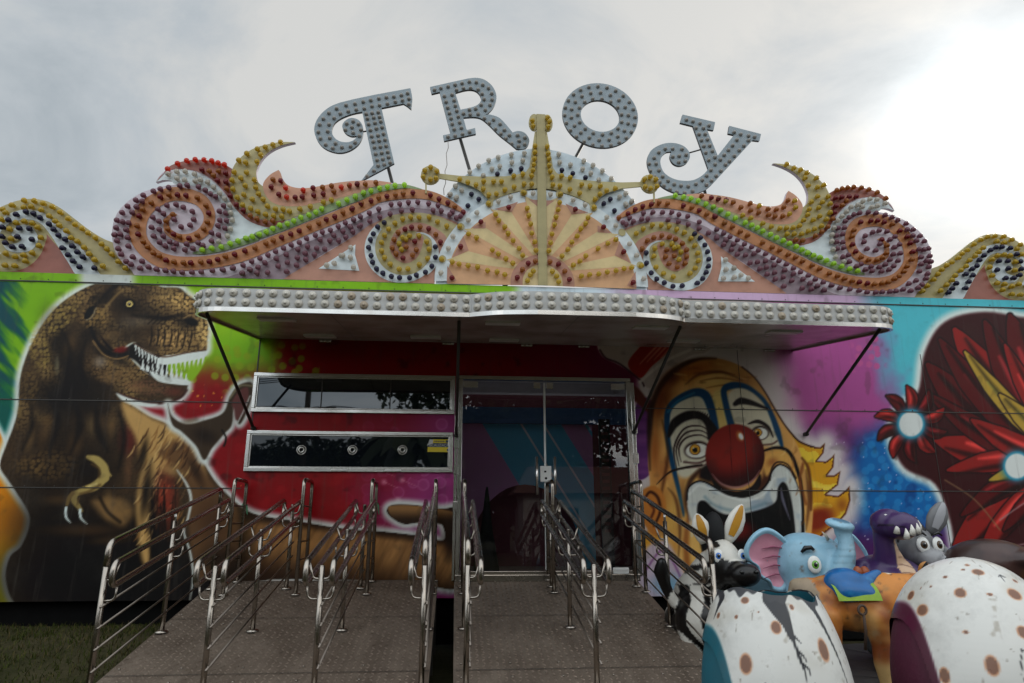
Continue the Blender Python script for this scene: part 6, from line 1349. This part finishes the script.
def hcol(c):
    k = (c-np.array([hx,hy,hz]))/SH; q = n3(c,.25,4); o = mixc(C8(206,132,56), C8(128,62,22), sstep(q,.40,.60)); o = mixc(o, C8(212,172,112), sstep(n3(c,.3,8),.5,.68)*.8); o = mixc(o, C8(120,104,74), sstep(n3(c,.12,12),.62,.74)*.7)
    o = mixc(o, C8(150,140,124), (k[:,0] < -.36)*.85); o = mixc(o, C8(226,214,192), sstep(k[:,2]-.12*(k[:,0] > .3), .16, .2)*(k[:,0] > .26)*(k[:,1] > -.08))
    o = mixc(o, C8(70,50,34), sstep(n3(c,.03,15),.63,.72)*.6); o = mixc(o, C8(150,138,112), sstep(n3(c,.06,19),.60,.74)*.5); return mixc(o, C8(196,160,104), sstep(-k[:,2], .40, .5))
skin('body', me, hcol, worn, t)
m = MB()                                             # saddle cloth wrapped over the back, then the blue saddle
def wrap(x0, x1, z_lo, dz, mi, n=14):
    vs = []; fs = []; xs = np.linspace(x0, x1, 10); A = np.linspace(-74, 74, n)
    for x in xs:
        for a in A:
            r1, r2 = .225+dz, .215+dz; s_ = 1.0-.06*((x-(x0+x1)/2)/.2)**2; vs.append(V(x, math.sin(R(a))*r1*s_, -.045+math.cos(R(a))*r2*s_))
    for i in range(9):
        for j in range(n-1): fs.append((i*n+j, i*n+j+1, (i+1)*n+j+1, (i+1)*n+j))
    m.add(vs, fs, mi, True)
wrap(-.27, .10, 0, .014, 0)
fix_normals(m.build('saddle_cloth', [mat('cloth_green', rgb(128,160,26), .5, dirt=.45, dirtcol=rgb(60,96,40))], t))
me = grow([('c',[(V(-.19,-.06,.13),.105),(V(-.06,-.07,.125),.10),(V(.06,-.06,.145),.065),(V(.20,-.03,.215),.035)]),('c',[(V(-.17,-.14,.08),.09),(V(.02,-.13,.06),.08)]),('e',V(-.10,-.02,.16),(.15,.16,.10)),('c',[(V(-.17,.08,.12),.09),(V(.04,.08,.12),.07)])], .016, 5, .5, SH)
skin('saddle', me, lambda c: mixc(C8(20,96,158), C8(60,150,200), sstep(n3(c,.1,3),.55,.7)*.7), fibre, t)
m = MB(); q = V(-.10,-.245,-.05); m.tube([(q[0]+.028*math.cos(a), q[1], q[2]+.03*math.sin(a)) for a in np.linspace(0,6.283,15)[:-1]], .009, 6, 0, True); m.tube([(q[0]+.005,q[1],q[2]-.03),(q[0]+.015,q[1]+.015,q[2]-.14),(q[0]+.01,q[1]+.04,q[2]-.26)], .010, 6); m.build('stirrup_strap', mat('rusty_iron', (.06,.035,.022), .7), t)
horse_ear(t, V(.53,-.10,.22), V(.57,-.14,.31), .032, (-.3,-1,.1), mat('tan_ear', rgb(176,120,56), .5), black, .02)
eye(t, V(.635,-.255,.115), (-.2,-1,.1), .026, (.06,.03,.01))
# ---- purple long-necked dinosaur
c = at(893, 525, -2.45); dx_, dy_, dz_ = c.x, -2.45, c.z
t = thing('dinosaur_ride', 'purple long-necked dinosaur ride with white teeth and cream segmented throat', 'ride figure', (dx_, dy_, GZ), 'animal ride figures')
SD = .74; V = lambda x, y, z: (dx_+x*SD, dy_+y*SD, dz_+z*SD)
me = grow([('e',V(-.04,.02,.02),(.19,.18,.16)),('e',V(.02,-.10,-.01),(.20,.17,.15)),('e',V(-.08,.06,.06),(.13,.12,.09)),('c',[(V(-.07,.06,.0),.115),(V(-.07,.10,-.14),.11),(V(-.04,.12,-.30),.13),(V(.02,.2,-.48),.20)]),('e',V(.05,.35,-.62),(.42,.45,.30)),('c',[(V(-.25,.3,-.5),.13),(V(-.42,.15,-.60),.09),(V(-.46,.08,-.58),.075)])]+
          [], .02, 5, .5, SD)
m = MB(); m.lathe([(.16,0),(.16,.03),(.05,.05),(.05,dz_-.6*SD-GZ)], (dx_+.05,dy_+.3,GZ), (0,0,1), 20); m.build('pedestal', black, t)
def dcol(c):
    k = (c-np.array([dx_,dy_,dz_]))/SD; o = mixc(C8(66,42,90), C8(84,58,108), sstep(n3(c,.2,2),.5,.65)); ang = (k[:,1] < .115+.0*k[:,2])&(k[:,2] < -.12)&(k[:,0] > -.02+.0*k[:,2])&(k[:,0] < .17-.25*k[:,2]*0)
    be = mixc(C8(220,184,150), C8(120,80,60), 1-sstep(np.abs(((k[:,2]*13+(k[:,0]-.04)**2*30) % 1)-.5), .0, .14))
    o = np.where(ang[:,None], be, o); mo = (np.abs(k[:,2]+.035+.25*(k[:,0]-.03)**2*0+.03*np.sin(k[:,0]*9)) < .006)&(k[:,1] < -.02); return np.where(mo[:,None], C8(24,14,34), o)
skin('body', me, dcol, fibre, t)
for x, y, z in ((-.10,-.20,-.06),(.03,-.265,-.075),(.11,-.24,-.06),(.185,-.16,-.03),(-.03,-.25,-.115)):
    m = MB(); up_ = 1 if z > -.07 else -1; a = Vector(V(x,y,z)); m.tube([a+Vector((0,0,-.02)), a+Vector((0,-.012,.02)), a+Vector((0,-.004,.06))], [.026,.019,.003], 10); m.build('tooth', mat('tooth_white', (.7,.68,.62), .3), t)
m = MB()
for x in (-.10,.02): m.sphere(V(x,-.05,.10), (.045,.05,.022), 14, 8)
m.build('brow', mat('brow_white', (.66,.64,.62), .35), t)
for x in (-.10,.06):
    m = MB(); m.sphere(V(x,-.125,.055), (.022,.018,.022), 12, 8); m.build('eye', mat('eye_red', (.22,.012,.02), .2), t)
for x in (-.48,-.40): m = MB(); m.sphere(V(x,.0,-.50), (.036,.04,.05), 12, 8); m.build('toe', mat('toe_orange', rgb(150,74,36), .4), t)
# ---- donkey
c = at(919, 548, -2.15); qx, qy, qz = c.x, -2.15, c.z
t = thing('donkey_ride', 'grey donkey ride with tall ear and black forelock, behind the purple dinosaur', 'ride figure', (qx, qy, GZ), 'animal ride figures')
SQ = .84; V = lambda x, y, z: (qx+x*SQ, qy+y*SQ, qz+z*SQ)
me = grow([('e',V(-.03,.03,.02),(.20,.19,.22)),('e',V(.02,-.12,-.11),(.165,.17,.12)),('e',V(.10,-.26,-.15),(.17,.13,.105)),('e',V(.16,-.30,-.14),(.14,.10,.085)),('c',[(V(-.05,.08,-.06),.17),(V(-.06,.22,-.4),.2)]),('e',V(-.02,.4,-.62),(.30,.5,.28)),
           ('e',V(.02,-.33,-.115),(.055,.05,.06)),('e',V(.26,-.33,-.115),(.04,.05,.045))]+
          [('c',[(V(x,y,-.6),.10),(V(x,y,(GZ-qz)/SQ+.1),.085)]) for x, y in ((-.17,.1),(.13,.1),(-.17,.75),(.13,.75))], .019, 5, .5, SQ)
skin('body', me, lambda c: mixc(mixc(C8(120,120,122), C8(150,150,152), sstep(n3(c,.2,5),.5,.65)), C8(166,166,168), sstep(-(c[:,1]-qy)/SQ, .14, .24)*.8), fibre, t)
gd, gl2 = mat('donkey_grey', rgb(112,112,114), .4), mat('donkey_ear_in', rgb(160,160,164), .4)
horse_ear(t, V(.15,.0,.14), V(.30,-.04,.46), .085, (-.15,-1,.15), gd, gl2, .04); horse_ear(t, V(.24,.12,-.02), V(.33,.05,-.02), .06, (.2,-1,0), gd, gl2, .03)
me = grow([('c',[(V(-.20,.0,.06),.03),(V(-.16,.02,.22),.055),(V(-.10,.03,.30),.065),(V(-.02,.0,.26),.055),(V(.02,-.05,.17),.05)]),('e',V(-.08,.02,.18),(.10,.08,.12))], .016, 5, .5, SQ)
skin('forelock', me, lambda c: np.ones((len(c),3))*C8(22,20,20), worn, t)
for x in (-.065,.095): eye(t, V(x,-.165,.035), (-.1 if x < 0 else .2,-1,.1), .056, (.07,.035,.012))
for x in (-.07,.10): m = MB(); m.tube([V(x-.06,-.16,.125),V(x,-.185,.155),V(x+.05,-.165,.125)], [.008,.014,.006], 8); m.build('eyebrow', eye_k, t)
m = MB(); m.sphere(V(.02,-.372,-.115), (.026,.016,.036), 12, 8); m.build('nostril', eye_k, t); m = MB(); m.sphere(V(.25,-.372,-.12), (.016,.012,.022), 10, 6); m.build('nostril', eye_k, t)
# ---- glossy brown figure at the frame edge
c = at(1002, 566, -2.6); bx_, by_, bz_ = c.x, -2.6, c.z
t = thing('bear_ride', 'glossy dark brown rounded ride figure with yellow cheek, half hidden behind leaning egg', 'ride figure', (bx_, by_, GZ), 'animal ride figures')
V = lambda x, y, z: (bx_+x, by_+y, bz_+z)
me = grow([('e',V(-.02,.1,.0),(.36,.30,.21)),('e',V(.14,-.08,.05),(.27,.20,.085)),('e',V(.05,.25,-.45),(.42,.4,.45)),('c',[(V(.30,.1,.0),.15),(V(.42,.1,-.1),.16)])]+[('c',[(V(x,y,-.5),.15),(V(x,y,GZ-bz_+.1),.13)]) for x, y in ((-.2,.05),(.3,.05),(-.2,.5),(.3,.5))], .018, 5)
skin('body', me, lambda c: mixc(C8(54,34,32), C8(70,46,42), sstep(n3(c,.2,5),.5,.65)), fibre, t)
m = MB(); m.sphere(V(.22,-.2,-.15), (.14,.12,.14), 18, 12); m.build('muzzle', mat('muzzle_yellow', rgb(206,146,26), .35, dirt=.3), t)
m = MB(); m.sphere(V(.19,-.30,-.11), (.03,.02,.03), 12, 8); m.build('nose', eye_k, t)
# ------------------------------------------------------------------ behind the viewer: things mirrored in the glass, and trees added to block sky light
leaf_m = [mat('leaf_a', (.04,.065,.018), .6), mat('leaf_b', (.065,.09,.025), .6), mat('leaf_c', (.022,.04,.012), .6)]
bark = mat('bark', (.06,.045,.03), .9)
def crown(mb, c, r, n, size, rg):
    for i in range(n):
        d = Vector((rg.gauss(0,1), rg.gauss(0,1), rg.gauss(0,1))).normalized()*(rg.random()**.4); p = Vector(c)+Vector((d.x*r[0], d.y*r[1], d.z*r[2]))
        a = Vector((rg.gauss(0,1), rg.gauss(0,1), rg.gauss(0,1))).normalized(); b_ = a.orthogonal().normalized(); s = size*rg.uniform(.6,1.4)
        mb.add([p-a*s, p+b_*s*.5, p+a*s, p-b_*s*.5], [(0,1,2,3)], rg.choice((0,0,1,2)))
rg = random.Random(11)
for i, (x, y, h, w_) in enumerate(((-27,-25,9.5,6),(-17.5,-27,8.0,5.5),(-8.5,-29,6.2,6),(2.5,-27,13.5,6),(12,-26,13,7),(24,-27,11,6))):  # added row, heights chosen to keep bright sky out of the door glass
    t = thing('sky_screen_tree', 'broad dark tree added behind the viewer to block sky light, number %s along the row mirrored in the glass' % ('one','two','three','four','five','six')[i], 'tree', (x,y,0), 'added sky-blocking trees behind the viewer')
    m = MB()
    for k in range(9):
        a = rg.uniform(0,6.28); q = rg.uniform(0,.6)*w_; crown(m, (x+q*math.cos(a), y+q*math.sin(a)*.6, h*rg.uniform(.22,.75)), (w_*.5,w_*.42,h*.27), 1500, .24, rg)
    m.build('crown', leaf_m, t); m = MB(); m.tube([(x,y,0),(x+.1,y,h*.25),(x,y,h*.6)], [.35,.26,.12], 10); m.build('trunk', bark, t)
t = thing('palm_tree', 'drooping palm behind the viewer, mirrored in the ticket window', 'tree', (-1.8,-20,0))
m = MB(); m.tube([(-1.8,-20,0),(-1.75,-20,2.5),(-1.7,-20,4.6)], [.22,.17,.15], 10); m.build('trunk', bark, t); m = MB()
for k in range(20):
    a = k*.9; L = rg.uniform(2.0,2.6); el0 = rg.uniform(.1,1.0); pts = [(-1.7+math.cos(a)*L*s, -20+math.sin(a)*L*s, 4.6+L*(el0*s-1.15*s*s)) for s in np.linspace(0,1,7)]
    for p, q in zip(pts[:-1], pts[1:]):
        p, q = Vector(p), Vector(q); sd = (q-p).cross(Vector((0,0,1))).normalized()*.45
        for s_ in (-1,1): m.add([p, q, q+sd*s_+Vector((0,0,-.4)), p+sd*s_+Vector((0,0,-.4))], [(0,1,2,3)], k % 3)
m.build('crown', leaf_m, t)
t = thing('utility_pole', 'wooden utility pole with two crossarms behind the viewer', 'utility pole', (-6.3,-21.5,0))
m = MB(); m.tube([(-6.3,-21.5,0),(-6.3,-21.5,8.2)], [.16,.11], 10); m.build('pole', bark, t)
for z in (7.4,6.1): m = MB(); m.box((-7.5,-21.56,z-.06), (-5.1,-21.66,z+.06)); m.build('crossarm', bark, t)
m = MB()
for z in (7.5,6.2):
    for k in (-1.1,-.4,.4,1.1): m.tube([(-6.3+k+s*40, -21.6-s*s*2, z-.9*(1-abs(s)*2)*(abs(s) < .5)*(abs(s) > 0)) for s in np.linspace(-1,1,15)], .02, 4)
m.build('wires', black, t)
t = thing('house', 'low pale house with dark roof behind the viewer, mirrored in the door glass', 'house', (7,-24,0))
m = MB(); m.box((3,-26,0), (11,-22,2.6)); m.build('wall', mat('house_wall', (.45,.42,.38), .8), t); m = MB(); m.add([(2.6,-26.4,2.6),(11.4,-26.4,2.6),(11.4,-21.6,2.6),(2.6,-21.6,2.6),(3.4,-24,3.9),(10.6,-24,3.9)], [(0,1,5,4),(2,3,4,5),(1,2,5),(3,0,4),(3,2,1,0)]); m.build('roof', mat('house_roof', (.14,.06,.04), .8), t)
for x in (4.5,7.5,9.3): m = MB(); m.box((x,-21.98,.9), (x+.9,-21.95,2.0)); m.build('window', pane_lo, t)
